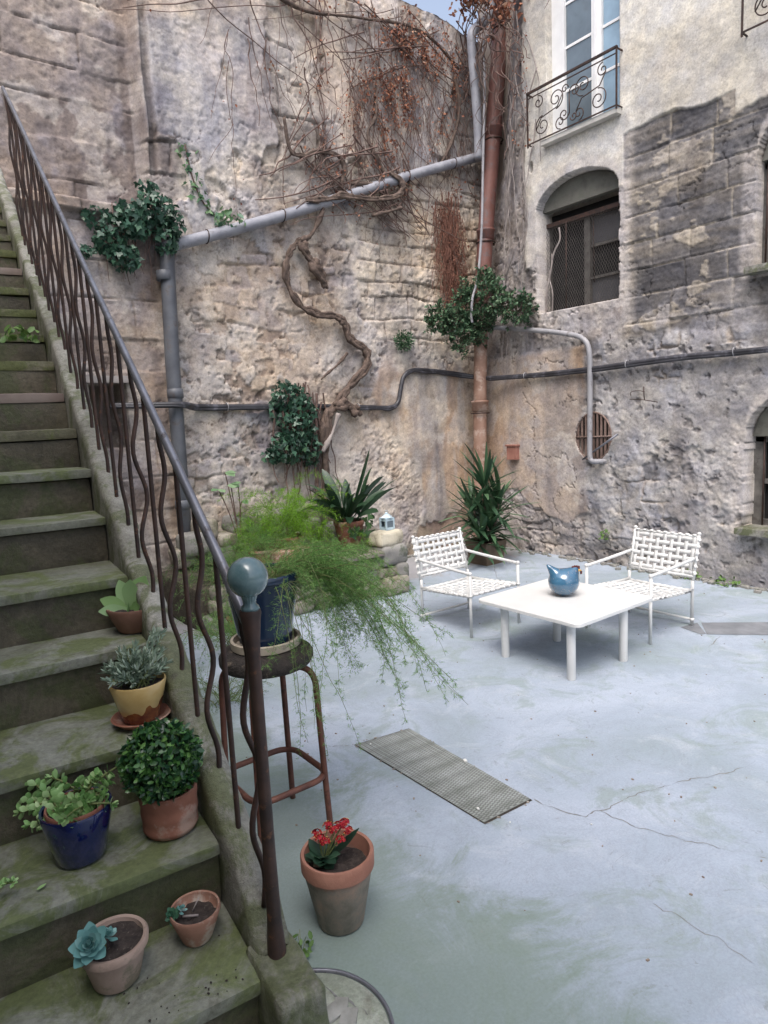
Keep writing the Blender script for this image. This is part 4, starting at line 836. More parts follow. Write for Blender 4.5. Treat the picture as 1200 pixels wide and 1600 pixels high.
def twigblob(mb, sb, c, r, k, sz, T=T_OVAL, per=9):
    """tufts: short shoots with whorled leaves"""
    d = randunit(k); d[:, 1] = -np.abs(d[:, 1]) * .9; P0 = arr(c) + d * arr(r) * rng.uniform(.45, .9, k)[:, None]; ax_ = d * .8 + arr([0, 0, .35]) + rng.normal(size=(k, 3)) * .3; ax_ /= np.linalg.norm(ax_, axis=1)[:, None]
    Ls = rng.uniform(.06, .14, k) * sz / .05
    for i in range(k): sb.tube([P0[i] - ax_[i] * Ls[i], P0[i], P0[i] + ax_[i] * Ls[i]], .0035, 3, cap=False)
    t_ = rng.uniform(-.3, 1, (k, per)); Q = P0[:, None] + ax_[:, None] * (Ls[:, None] * t_)[..., None]; D = ax_[:, None] * .7 + rng.normal(size=(k, per, 3)) * .7
    mb.leaves(*T, Q.reshape(-1, 3), D.reshape(-1, 3), rng.normal(size=(k * per, 3)) + arr([0, -.5, 1]), rng.uniform(.7, 1.2, k * per) * sz)
mb = MB(); sb = MB()
for q, r, k in [((7.02, 3.44), (.25, .2, .28), 80), ((6.75, 3.22), (.28, .2, .22), 80), ((6.52, 3.28), (.22, .16, .18), 50), ((7.12, 3.12), (.2, .2, .22), 60), ((6.85, 2.98), (.18, .16, .18), 40), ((7.0, 3.66), (.14, .14, .14), 26), ((6.35, 3.18), (.12, .1, .1), 16)]:
    p = YP(q[0], q[1], 6.72); twigblob(mb, sb, p, r, k, .05, per=12)
for c, r, k in [((6.82, 6.42, 3.48), (.2, .26, .24), 80), ((6.84, 6.15, 3.28), (.18, .24, .2), 60), ((6.86, 5.86, 3.22), (.16, .18, .18), 50), ((6.84, 6.55, 3.2), (.18, .2, .2), 50), ((6.85, 6.5, 3.72), (.1, .16, .14), 26)]: twigblob(mb, sb, c, r, k, .055)
mb.build('leaves', L_SHRUB, o); sb.build('stems', M_TWIG, o)
o = thing('wall_tuft', 'small round green tuft growing out of the wall left of the corner shrub', 'wall plant', (5.8, 6.95, 2.9))
mb = MB(); k = 700; d = randunit(k); P = arr([5.80, 6.97, 2.93]) + d * arr([.17, .11, .13]) * rng.uniform(.2, 1, k)[:, None]; mb.leaves(*T_OVAL, P, d + arr([0, -.3, -.1]), randunit(k), rng.uniform(.02, .04, k)); mb.build('leaves', L_SHRUB, o)
for nm, lab, c, r, k in [('weed', 'small weed at the foot of the house wall behind the right chair', (6.95, 3.62, .04), (.11, .13, .07), 40), ('weed', 'flat green weed at the wall base right of both chairs', (6.93, 3.22, .03), (.12, .16, .05), 60), ('weed', 'tiny green weed in a wall crack above the back of the right chair', (7.0, 4.72, .36), (.05, .06, .07), 24), ('weed', 'small green weed in the gap beside the newel post and hatch cover', (1.0, 1.93, .03), (.05, .05, .035), 34), ('weed', 'green sprout growing between the upper left steps', tuple(sp(2.72, -.12, nose(2.72) + .06)), (.09, .09, .04), 40)]:
    o = thing(nm, lab, 'weed', c, 'weeds in the cracks'); mb = MB(); blob(mb, c, r, k, T_OVAL, .045 if k != 34 else .03, (0, 0, 1), .1); mb.build('leaves', leafm('weed_leaf', [(0, (.06, .13, .03)), (1, (.16, .27, .07))], .5, .2), o)
    sb = MB()
    for _ in range(7): e = arr(c) + rng.normal(size=3) * arr(r) * .5; e[2] = abs(e[2] - c[2]) + c[2]; sb.tube([arr(c) - arr([0, 0, .03]), e], .0015, 3)
    sb.build('stems', M_STEM, o)

# ------------------------------------------------------------ stone planter bed
M_STO = pm('rubble_stone', (.20, .18, .15), (.37, .34, .29), 4, .88, .6, .01, (.17, .16, .11), 7, .55)
M_STO2 = pm('pale_cut_stone', (.42, .38, .29), (.56, .52, .42), 5, .85, .4, .006, (.30, .27, .21), 12, .6)
M_STO3 = pm('grey_rubble', (.19, .185, .175), (.31, .30, .28), 4, .88, .6, .01, (.12, .13, .10), 8, .55)
M_SOIL = pm('potting_soil', (.022, .016, .014), (.055, .042, .036), 60, .95, .9, .006, (.16, .14, .12), 140, .64)
pl = thing('stone_planter', 'low raised planting bed of rough stacked stones along the back wall', 'planter', (3.6, 6.2, 0))
rr_ = np.random.default_rng(5); seed = 0
for lvl, (z0, hh) in enumerate([(0, .16), (.155, .14), (.29, .13)]):
    x = 2.25 + .05 * lvl
    while x < 4.12:
        wd = rr_.uniform(.16, .34); seed += 1; mb = MB(); rock(mb, (x + wd / 2, 5.76 + rr_.uniform(-.03, .03), z0 + hh / 2), (wd * .99, .26, hh * 1.02), rr_.uniform(-.06, .06), .038, .6, .03, seed, rr_.uniform(-.05, .05)); mb.build('stone', [M_STO, M_STO3, M_STO][seed % 3], pl); x += wd
for c, d, mm in [((4.34, 5.68, .10), (.33, .36, .19), M_STO), ((4.44, 5.80, .09), (.20, .5, .17), M_STO3), ((4.30, 5.72, .245), (.26, .3, .11), M_STO), ((4.47, 5.68, .24), (.17, .30, .18), M_STO3), ((4.38, 5.70, .425), (.36, .30, .23), M_STO3), ((4.36, 5.70, .615), (.32, .24, .155), M_STO2), ((4.42, 6.05, .2), (.24, .4, .4), M_STO), ((4.4, 6.45, .18), (.26, .4, .36), M_STO3), ((4.42, 6.82, .2), (.25, .4, .4), M_STO), ((4.40, 6.2, .55), (.28, .38, .24), M_STO), ((4.3, 6.6, .55), (.34, .4, .3), M_STO3)]:
    seed += 1; mb = MB(); rock(mb, c, d, rr_.uniform(-.08, .08), .03, .45, .024, seed, 0); mb.build('stone', mm, pl)
for q in range(16):   # rockery against the wall behind
    seed += 1; mb = MB(); rock(mb, (2.5 + q * .115 + rr_.uniform(-.03, .03), 6.80 + rr_.uniform(-.08, .05), .55 + (q % 3) * .14), (rr_.uniform(.2, .34), .3, rr_.uniform(.14, .26)), rr_.uniform(-.2, .2), .03, .5, .035, seed, rr_.uniform(-.15, .15)); mb.build('stone', [M_STO, M_STO3][q % 2], pl)
mb = MB(); rock(mb, (3.2, 6.4, .2), (1.95, 1.15, .42), 0, .03, .2, .05, 9); mb.build('soil', pm('bed_soil', (.045, .038, .028), (.10, .085, .06), 14, .95, .8, .02), pl)
mb = MB(); rock(mb, (3.98, 5.78, .47), (.62, .44, .045), -.03, .006, .5, .03, 31); mb.build('capping_slab', pm('purple_slate', (.20, .155, .155), (.30, .24, .235), 5, .8, .4, .004, (.14, .15, .11), 9, .55), pl)

# ------------------------------------------------------------ pots
M_TERRA = pm('terracotta', (.21, .082, .052), (.31, .135, .088), 7, .82, .35, .003, (.36, .24, .19), 9, .54)
M_TERRA2 = pm('aged_terracotta', (.25, .125, .085), (.36, .20, .145), 8, .85, .4, .003, (.42, .34, .28), 13, .54)
M_TPALE = pm('whitened_terracotta', (.28, .20, .16), (.40, .30, .25), 9, .85, .5, .003, (.20, .17, .12), 14, .54)
def pot_prof(rt, rb, h, rim=.018, rimh=.03, t_=.010, lip=True):
    pr = [(.001, 0), (rb * .9, 0), (rb, .006)]
    if lip: pr += [(rb + (rt - rim * .35 - rb) * .97, h - rimh), (rt, h - rimh + .004), (rt + .001, h - .006), (rt - .003, h)]
    else: pr += [(rb + (rt - rb) * .5, h * .5), (rt * .99, h - .006), (rt - .003, h)]
    return pr + [(rt - t_, h - .002), (rt - t_ - .002, h - .02), (rt * .80 - t_, h * .62), (.002, h * .6)]
def pot(par, c, rt, rb, h, mat, name='pot', lip=True, rimh=.03, soil=.82, wob=.01, t_=.010, soilm=None):
    mb = MB(); mb.lathe(pot_prof(rt, rb, h, rimh=rimh, lip=lip, t_=t_), c, 48, wob, int(rt * 999)); p = mb.build(name, mat, par, angle=45)
    if soil:
        mb = MB(); R = (rb + (rt - rb) * soil) - t_ * .6; a = np.linspace(0, 2 * PI, 36, endpoint=False); V = [(c[0], c[1], c[2] + h * soil + .006)]; Fs = []
        rings = 9
        for k in range(1, rings + 1):
            q = R * k / rings; V += [(c[0] + q * math.cos(x), c[1] + q * math.sin(x), c[2] + h * soil + (vn(np.array(q * math.cos(x) * 60 + 50), np.array(q * math.sin(x) * 60 + 50), 3) - .5) * .012) for x in a]
        n = 36; Fs3 = [(0, 1 + j, 1 + (j + 1) % n) for j in range(n)]; Fs4 = [(1 + k * n + j, 1 + (k + 1) * n + j, 1 + (k + 1) * n + (j + 1) % n, 1 + k * n + (j + 1) % n) for k in range(rings - 1) for j in range(n)]
        mb.add(V, Fs3 + Fs4); mb.build('soil', soilm or M_SOIL, par)
    return p
def petal(mb, base, d, up, L, W_, th=.2, curve=.25, n=7, tipw=.8):
    """one thick fleshy or bladed leaf as a curved strip with a midrib fold; tipw<.5 pointed"""
    d = unit(d); up = arr(up); s_ = np.cross(up, d); s_ = s_ / (np.linalg.norm(s_) + 1e-9); u = np.cross(d, s_); t_ = np.linspace(0, 1, n)
    wd = W_ * np.sin(np.clip(t_ ** (1.3 if tipw > .5 else .75), 0, 1) * PI * .93 + .12) if tipw > .5 else W_ * (np.sin(PI * np.clip(t_ * .9 + .08, 0, 1)) ** .8)
    c = arr(base) + d * (L * t_)[:, None] + u * (curve * L * (-(t_ ** 2)))[:, None]
    V = []
    for i in range(n): V += [c[i] - s_ * wd[i], c[i] - u * th * wd[i], c[i] + s_ * wd[i]]
    Fs = []
    for i in range(n - 1): a = 3 * i; Fs += [(a, a + 1, a + 4, a + 3), (a + 1, a + 2, a + 5, a + 4)]
    mb.add(V, Fs)
# pots on the steps
def at(px, py, z):
    d = RW @ arr([(px - 600) / F, (py - 800) / F, 1.0]); return EYE + d * ((z - EYE[2]) / d[2])
z1, z2, z3, z4 = .706, .881, 1.056, 1.231
c = at(184, 1530, z1); c[2] = z1 + .004
g1 = thing('potted_plant', 'pale terracotta pot with a blue-green rosette succulent on the lowest visible step', 'potted plant', tuple(c))
pot(g1, c, .073, .050, .098, M_TPALE, rimh=.022, soil=.86)
L_ROS = leafm('rosette_leaf', [(0, (.10, .24, .23)), (.6, (.16, .34, .33)), (1, (.26, .44, .42))], .45, .1)
def rosette(par, cc, R, tilt, mat, n=26, wk=.24):
    mb = MB(); tl = unit(tilt); e1 = unit(np.cross(tl, [0, 1, .1])); e2 = np.cross(tl, e1)
    for k in range(n):
        f_ = (k + .5) / n; a_ = k * 2.399; el = 1.25 * (1 - f_) + .05; d = (e1 * math.cos(a_) + e2 * math.sin(a_)) * math.cos(el) + tl * math.sin(el)
        petal(mb, arr(cc) + tl * .012 * (1 - f_), d, tl, R * (.35 + .65 * f_), R * wk * 1.2 * (.5 + .6 * f_), .22, -.12, 10, .8)
    mb.build('rosette', mat, par)
rosette(g1, at(142, 1478, z1 + .125), .047, (-.25, -.55, .8), L_ROS, 30); rosette(g1, at(168, 1466, z1 + .115), .027, (.3, -.1, .9), L_ROS, 16)
mb = MB(); e = at(142, 1478, z1 + .125); mb.tube(smoothpath([c + arr([-.02, 0, .08]), (c + e) / 2 + arr([0, 0, .055]), e], 4), .005, 6); mb.build('stem', M_STEM, g1)
c = at(309, 1466, z1); c[2] = z1 + .004
g2 = thing('potted_plant', 'small round terracotta bowl with dry soil and a tiny dark rosette on its left rim', 'potted plant', tuple(c))
pot(g2, c, .060, .036, .078, M_TERRA2, lip=False, soil=.70, t_=.007)
rosette(g2, at(272, 1430, z1 + .075), .024, (-.6, -.4, .6), leafm('dark_rosette', [(0, (.03, .10, .06)), (1, (.10, .24, .15))], .45, .1), 18); rosette(g2, at(283, 1424, z1 + .085), .016, (.3, -.2, .9), L_ROS, 12)
mb = MB(); mb.tube([at(285, 1432, z1 + .07), at(310, 1430, z1 + .065)], .003, 5); mb.tube([at(300, 1425, z1 + .064), at(306, 1412, z1 + .08), at(311, 1402, z1 + .09)], .0018, 4); mb.build('dry_stem', M_TWIG2, g2)
c = at(128, 1338, z2); c[2] = z2 + .004
g3 = thing('potted_plant', 'glossy cobalt blue pot with a sprawling bright green succulent on the second step', 'potted plant', tuple(c))
M_COB = pm('cobalt_glaze', (.002, .005, .045), (.005, .013, .09), 4, .10, 0, coat=.8)
pot(g3, c, .083, .058, .132, M_COB, 'blue_pot', lip=False, soil=0, wob=0, t_=.008)
pot(g3, c + arr([0, 0, .014]), .071, .05, .122, M_TERRA, 'inner_pot', lip=False, soil=.85, t_=.006)
L_SED = leafm('jade_shoot_leaf', [(0, (.13, .28, .08)), (.5, (.27, .46, .17)), (1, (.45, .60, .30))], .4, .2)
mb = MB(); sb = MB()
base = c + arr([0, 0, .118])
tips = [(25, 1245, .10), (50, 1222, .15), (100, 1280, .15), (70, 1290, .11), (150, 1212, .19), (170, 1218, .17), (196, 1190, .21), (125, 1222, .17), (90, 1240, .15), (60, 1262, .11), (110, 1255, .15), (30, 1270, .09), (140, 1250, .15), (160, 1240, .15), (80, 1215, .17), (115, 1285, .13), (45, 1290, .10), (175, 1255, .14)]
for (px, py, hh) in tips:
    e = at(px, py, z2 + hh); b_ = base + arr([rng.uniform(-.035, .035), rng.uniform(-.035, .035), 0]); mid = (b_ + e) / 2 + arr([0, 0, .012]); P = smoothpath([b_, mid, e], 8); sb.tube(P, np.linspace(.0042, .0022, len(P)), 5)
    for k in range(3, len(P), 2):
        T_ = unit(P[min(k + 1, len(P) - 1)] - P[k - 1]); sd_ = unit(np.cross(T_, randunit(1)[0])); s2 = np.cross(T_, sd_)
        for v in (sd_, -sd_, s2 * .8): petal(mb, P[k], v + T_ * .5, T_, rng.uniform(.017, .027), .0085, .25, .1, 5, .8)
    for _ in range(5): petal(mb, P[-1], unit(e - mid) + randunit(1)[0] * .7, (0, 0, 1), .016, .006, .25, .1, 5, .8)
mb.build('leaves', L_SED, g3); sb.build('stems', M_STEM, g3)
c = at(268, 1293, z2); c[2] = z2 + .004
g4 = thing('potted_plant', 'clipped round boxwood ball in a ribbed terracotta pot', 'potted plant', tuple(c))
mb = MB(); pr = [(.001, 0), (.062, 0), (.067, .008)] + [(.068 + .0009 * math.sin(z * 150) + z * .04, z) for z in np.linspace(.012, .108, 26)] + [(.074, .112), (.066, .112), (.064, .09), (.002, .088)]
mb.lathe(pr, c, 48, .012, 5); mb.build('pot', M_TERRA, g4)
mb = MB(); k = 2700; d = randunit(k); bc = c + arr([-.012, -.012, .190]); rad = .092 * (1 + .10 * (fbm3(d, 3, 3, 3) - .5) * 2)
P = bc + d * (rad * rng.uniform(.80, 1.02, k))[:, None]; mb.leaves(*T_OVAL, P, d * .4 + rng.normal(size=(k, 3)), d + rng.normal(size=(k, 3)) * .55, rng.uniform(.014, .023, k)); mb.build('leaves', L_BOX, g4)
mb = MB(); rock(mb, bc, (.135, .135, .135), 0, .01, 1.0, .02, 4); mb.build('inner_twigs', pm('deep_twigs', (.012, .02, .008), (.02, .035, .012), 40, .9, 0), g4)
c = at(222, 1128, z3); c[2] = z3 + .004
sa = MB(); sa.lathe([(.001, 0), (.062, 0), (.082, .018), (.084, .020), (.080, .022), (.062, .008), (.001, .007)], c, 40, .01); sobj = sa.build('saucer', M_TERRA, None, c, angle=50); tag(sobj, 'terracotta saucer under the yellow glazed pot', 'saucer')
c = c + arr([0, 0, .009]); g5 = thing('potted_plant', 'yellow glazed pot with brown drips holding a grey-green lavender bush', 'potted plant', tuple(c))
mt, t, b = mk('drip_glaze'); tc = N(t, 'ShaderNodeTexCoord').outputs['Object']; sx = N(t, 'ShaderNodeSeparateXYZ'); t.links.new(tc, sx.inputs[0])
gr = N(t, 'ShaderNodeVectorMath', operation='MULTIPLY'); gr.inputs[1].default_value = (26, 26, 5); t.links.new(tc, gr.inputs[0]); nn = noise(t, gr.outputs[0], 1, 2, .4)
ma = N(t, 'ShaderNodeMath', operation='MULTIPLY_ADD'); ma.inputs[1].default_value = .09; ma.inputs[2].default_value = -.0; t.links.new(nn, ma.inputs[0])
m2 = N(t, 'ShaderNodeMath', operation='LESS_THAN'); t.links.new(sx.outputs[2], m2.inputs[0]); t.links.new(ma.outputs[0], m2.inputs[1])
t.links.new(mix(t, m2.outputs[0], ramp(t, noise(t, tc, 9), [(.35, (.50, .34, .13)), (.65, (.62, .46, .21))]), ramp(t, noise(t, tc, 30), [(.4, (.13, .035, .02)), (.6, (.26, .09, .025))])), b.inputs['Base Color']); b.inputs['Roughness'].default_value = .22; b.inputs['Coat Weight'].default_value = .4
pot(g5, c, .080, .052, .118, mt, lip=False, soil=.84, wob=0, t_=.006)
L_LAV = leafm('lavender_leaf', [(0, (.14, .20, .14)), (.6, (.24, .32, .24)), (1, (.38, .45, .38))], .7, .15)
mb = MB(); sb = MB()
for q in range(58):
    d = unit(rng.normal(size=3) * arr([.75, .6, .25]) + arr([.12, .1, 1.0])); L = rng.uniform(.06, .115); b_ = c + arr([rng.normal() * .02, rng.normal() * .018, .10]); 
    if q % 12 == 0: d = unit([.55, .45, .9]); L = .15
    P = smoothpath([b_, b_ + d * L * .5 + arr([0, 0, .006]), b_ + d * L], 6); sb.tube(P, .0014, 4)
    for k in range(4, len(P)):
        for _ in range(3): v = unit(P[k] - P[k - 1]) * 1.0 + randunit(1)[0] * .8; petal(mb, P[k], v, randunit(1)[0], rng.uniform(.018, .030), .0032, .15, .05, 4, .3)
mb.build('leaves', L_LAV, g5); sb.build('stems', M_STEM, g5)
c = at(212, 985, z4); c[2] = z4 + .004
g6 = thing('potted_plant', 'small brown clay pot with a broad paddle-leaved succulent, highest pot on the stairs', 'potted plant', tuple(c))
pot(g6, c, .088, .055, .085, pm('brown_clay', (.17, .085, .06), (.26, .14, .10), 8, .8, .4, .003), lip=False, soil=.85, t_=.012)
mb = MB()
for dx, dy, dz, L, W_ in [(-.9, .0, .30, .085, .02), (-.35, .2, .9, .085, .022), (.15, -.1, .95, .085, .024), (.45, .1, .85, .10, .030), (.8, -.2, .35, .075, .018), (-.8, -.5, .05, .08, .017), (.2, -.8, .2, .06, .018), (-.1, .5, .6, .08, .02), (.6, -.5, .25, .055, .016), (-.5, .4, .6, .075, .02)]:
    d = RW[:, 0] * dx + arr([0, 0, dz]) + unit(arr([RW[0, 2], RW[1, 2], 0])) * dy; petal(mb, c + arr([-.012, 0, .075]), d, unit(arr([-RW[0, 2], -RW[1, 2], .25])) , L * 1.22, W_ * 1.2, .15, .02, 9, .8)
mb.build('leaves', leafm('paddle_leaf', [(0, (.16, .30, .10)), (.6, (.26, .42, .17)), (1, (.34, .48, .30))], .4, .15), g6)
mb = MB(); sb = MB(); e0 = at(-12, 1398, z2 + .01); e1 = at(24, 1378, z2 + .035); P = smoothpath([e0, (e0 + e1) / 2 + arr([0, 0, .01]), e1], 7); sb.tube(P, .003, 5)
spg = thing('fallen_sprig', 'broken green succulent sprig lying at the left edge of the second step', 'sprig', tuple(e0)); sb.build('stem', M_STEM, spg)
for p in P[3:]:
    for _ in range(2): petal(mb, p, randunit(1)[0] + arr([0, 0, .6]), (0, 0, 1), .014, .005, .2, .1, 4, .8)
mb.build('leaves', L_SED, spg)
mb = MB(); petal(mb, at(58, 1390, z2 + .008), arr([.6, .25, .02]), (0, 0, 1), .022, .005, .2, 0, 5, .4); tag(mb.build('fallen_leaf', L_SED, None, at(65, 1387, z2)), 'single green leaf lying on the step in front of the cobalt pot', 'leaf')

# flower pot on the floor
c = arr([1.205, 1.975, .002])
kp = thing('flower_pot', 'large terracotta pot with red flowers on the floor beside the stairs', 'potted plant', tuple(c))
mt, t, b = mk('algae_terracotta'); tc = N(t, 'ShaderNodeTexCoord').outputs['Object']; sx = N(t, 'ShaderNodeSeparateXYZ'); t.links.new(tc, sx.inputs[0])
ad = N(t, 'ShaderNodeMath', operation='MULTIPLY_ADD'); ad.inputs[1].default_value = .05; t.links.new(noise(t, tc, 14, 6, .7), ad.inputs[0]); t.links.new(sx.outputs[2], ad.inputs[2])
c0 = ramp(t, noise(t, tc, 10, 8, .7), [(.35, (.15, .13, .10)), (.5, (.22, .19, .155)), (.68, (.31, .22, .17))]); c1_ = ramp(t, noise(t, tc, 7), [(.35, (.23, .098, .066)), (.65, (.34, .165, .118))])
t.links.new(mix(t, ramp(t, ad.outputs[0], [(.238, (0, 0, 0)), (.262, (1, 1, 1))]), c0, c1_), b.inputs['Base Color']); b.inputs['Roughness'].default_value = .85; bump(t, b, noise(t, tc, 60, 6, .7), .5, .003)
pot(kp, c, .139, .088, .292, mt, rimh=.062, soil=.80, t_=.014)
L_KAL = leafm('dark_scalloped_leaf', [(0, (.012, .035, .022)), (1, (.04, .095, .055))], .3, .1, spec=.6)
mb = MB(); fc = c + arr([-.045, .03, .24])
for q in range(26):
    a_ = q * 2.4; el = .15 + .9 * rng.random(); d = arr([math.cos(a_) * math.cos(el), math.sin(a_) * math.cos(el), math.sin(el)]); petal(mb, fc + arr([0, 0, rng.uniform(-.01, .03)]), d, (0, 0, 1), rng.uniform(.05, .085), .022, .15, .25, 7, .8)
for px, py, hh in [(555, 1300, .34), (487, 1318, .30), (497, 1342, .28)]:
    e = at(px, py, hh); petal(mb, fc, e - fc, (0, 0, 1), np.linalg.norm(e - fc) + .02, .024, .1, 0, 8, .8)
mb.build('leaves', L_KAL, kp)
mb = MB(); gb = MB(); sb = MB(); k = 0
for px, py, hh in [(495, 1302, .345), (512, 1290, .36), (508, 1315, .34), (522, 1297, .36), (535, 1288, .37), (543, 1297, .36), (532, 1312, .345), (528, 1290, .365), (500, 1310, .34), (538, 1285, .37)]:
    e = at(px, py, hh); sb.tube(smoothpath([fc, (fc + e) / 2 + arr([0, 0, .01]), e], 4), .0022, 5)
    d = randunit(26); d[:, 2] = np.abs(d[:, 2]); Pc = e + d * arr([.018, .018, .011])
    for p, n_ in zip(Pc, d):
        e1 = unit(np.cross(n_, [.3, .9, .1])); e2 = np.cross(n_, e1)
        for j in range(4): a_ = j * PI / 2 + .4; petal(mb, p, (e1 * math.cos(a_) + e2 * math.sin(a_)) + n_ * .35, n_, .0068, .0030, .1, .1, 4, .8)
    gb.leaves(*T_OVAL, Pc[::2] + d[::2] * .002, d[::2], randunit(len(d[::2])), .0042)
mb.build('flowers', leafm('red_petal', [(0, (.18, .002, .008)), (.6, (.36, .004, .016)), (1, (.48, .012, .03))], .6, .12), kp); gb.build('flower_tips', leafm('yellow_tip', [(0, (.7, .35, .08)), (1, (.8, .6, .2))], .5, .1), kp); sb.build('stems', M_STEM, kp)

# ------------------------------------------------------------ bar stool and the blue planter on it
SC = arr([1.31, 2.66, 0]); sr = math.radians(4)
stl = thing('bar_stool', 'old rusty round bar stool standing on the floor behind the railing', 'stool', tuple(SC))
M_RT = pm('rusty_tube', (.085, .033, .024), (.17, .07, .048), 10, .6, .3, .002, (.07, .035, .028), 22, .58, .25)
def leg(sx_, sy):
    g_ = lambda r_, z: arr([SC[0] + sx_ * r_, SC[1] + sy * r_, z])
    mb = MB(); mb.tube(smoothpath([g_(.178, 0), g_(.168, .35), g_(.160, .68), g_(.155, .745), g_(.138, .785), g_(.105, .803), g_(.04, .806)], 6), .0145, 10); mb.build('leg', M_RT, stl)
for sx_ in (-1, 1):
    for sy in (-1, 1): leg(sx_, sy)
mb = MB(); hw = .192; rc = .095; P = []
for q, (cx_, cy_) in enumerate([(hw - rc, hw - rc), (-hw + rc, hw - rc), (-hw + rc, -hw + rc), (hw - rc, -hw + rc)]):
    for a in np.linspace(q * PI / 2, (q + 1) * PI / 2, 7): P.append((SC[0] + cx_ + rc * math.cos(a), SC[1] + cy_ + rc * math.sin(a) + .0, .275))
P += P[:2]; mb.tube(P, .0145, 10, cap=False); mb.build('footrest', M_RT, stl)
M_SEAT = pm('rotten_seat', (.016, .013, .012), (.045, .035, .03), 9, .8, .9, .02, (.15, .12, .09), 14, .6)
mb = MB(); mb.lathe([(.001, .815), (.17, .815), (.205, .825), (.214, .84), (.214, .868), (.205, .884), (.16, .892), (.001, .892)], SC, 44, .05, 2); mb.build('seat', M_SEAT, stl)
BP = SC + arr([.02, .03, .893])
sau = MB(); sau.lathe([(.001, 0), (.150, 0), (.160, .006), (.162, .040), (.156, .044), (.148, .042), (.144, .012), (.001, .010)], BP, 44, .01); tag(sau.build('saucer', pm('cream_clay', (.36, .31, .24), (.50, .44, .36), 6, .7, .3, .003, (.20, .17, .13), 10, .58), None, BP, angle=50), 'cream clay saucer between the dark blue planter and the bar stool', 'saucer')
c = BP + arr([0, 0, .011]); fp = thing('fern_planter', 'large dark blue glazed pot on the bar stool spilling a trailing asparagus fern', 'potted plant', tuple(c))
pot(fp, c, .175, .118, .34, pm('navy_glaze', (.006, .016, .045), (.014, .032, .075), 3, .16, .08, .003, (.05, .055, .06), 7, .68, coat=.5), lip=True, rimh=.035, soil=.9, t_=.014, soilm=pm('dry_fern_base', (.12, .07, .04), (.26, .16, .09), 40, .95, .9, .02))
RT = unit([RW[0, 0], RW[1, 0], 0]); FWD = unit([RW[0, 2], RW[1, 2], 0])
def frond(mb, sb, b_, d, L, droop, nd, needle=.012, br=.05, step=.012, ends=.8, r=.0013, dens=9):
    P = [arr(b_)]; d = unit(d); k = max(6, int(L / .02)); v = d.copy(); zl = -rng.uniform(.55, .97)
    for i in range(k): v = unit(v + arr([0, 0, -droop * .02 / .06 * (.4 + i / k)]) + rng.normal(size=3) * .06); v[2] = max(v[2], zl); v = unit(v); P.append(P[-1] + v * L / k)
    P = np.array(P); sb.tube(P, np.linspace(r * 1.5, r * .5, len(P)), 4, cap=False); T_ = np.gradient(P, axis=0); T_ /= np.linalg.norm(T_, axis=1)[:, None]
    m_ = int(L / step * ends); t_ = rng.uniform(1 - ends, 1, m_) * (len(P) - 1); i0 = np.minimum(t_.astype(int), len(P) - 2); f_ = (t_ - i0)[:, None]; Q = P[i0] * (1 - f_) + P[i0 + 1] * f_; TT = T_[i0]
    s_ = np.cross(TT, randunit(m_)); s_ /= np.linalg.norm(s_, axis=1)[:, None] + 1e-9; bl = br * rng.uniform(.3, 1, m_) * (1 - .55 * (t_ / len(P))); bd = s_ + TT * .7; bd /= np.linalg.norm(bd, axis=1)[:, None]
    u_ = np.round(rng.uniform(.1, 1, (m_, dens)) * 3.2) / 3.2; W_ = Q[:, None] + bd[:, None] * (bl[:, None] * u_)[..., None]; W_[..., 2] -= (u_ * bl[:, None]) ** 2 * 3
    D = bd[:, None] * .7 + rng.normal(size=(m_, dens, 3)) * .75
    nd.leaves(*T_NEED, W_.reshape(-1, 3), D.reshape(-1, 3), rng.normal(size=(m_ * dens, 3)), rng.uniform(.7, 1.3, m_ * dens) * needle)
nd = MB(); sb = MB(); top = c + arr([0, 0, .31])
for q in range(84):        # dense mass arching to the right of the pot
    a = rng.normal(.15, .55); d = RT * math.cos(a) + FWD * math.sin(a) * 1.0 + arr([0, 0, rng.uniform(-.05, .9)])
    frond(None, sb, top + arr([rng.normal() * .05, rng.normal() * .05, 0]) + RT * .06, d, rng.uniform(.2, .8), rng.uniform(.18, .6), nd, .0165, .10, .0070, dens=12)
for q in range(18):        # longer strands
    a = rng.normal(-.1, .4); d = RT * math.cos(a) + FWD * math.sin(a) + arr([0, 0, rng.uniform(.2, .9)])
    frond(None, sb, top + RT * .08, d, rng.uniform(.7, 1.0), rng.uniform(.26, .42), nd, .0165, .07, .010, dens=11)
for q in range(20):        # left and up
    a = rng.uniform(1.6, 4.4); d = RT * math.cos(a) + FWD * math.sin(a) + arr([0, 0, rng.uniform(.5, 1.4)])
    frond(None, sb, top + arr([rng.normal() * .05, rng.normal() * .05, 0]), d, rng.uniform(.2, .45), rng.uniform(.25, .6), nd, .015, .08, .010)
for q in range(7):         # strands trailing down past the seat
    b_ = top + RT * rng.uniform(.06, .15) - FWD * .10; frond(None, sb, b_, RT * rng.uniform(.1, .5) - FWD * .5 + arr([0, 0, .1]), rng.uniform(.5, .95), 1.6, nd, .015, .05, .014)
for q in range(9):
    a = rng.normal(-.25, .25); frond(None, sb, top + RT * .1, RT * math.cos(a) + FWD * math.sin(a) + arr([0, 0, rng.uniform(.1, .5)]), rng.uniform(.9, 1.15), rng.uniform(.16, .28), nd, .017, .06, .012, dens=10)
nd.build('needles', L_FERN, fp)['kind'] = 'stuff'; sb.build('stems', M_STEM, fp)['kind'] = 'stuff'

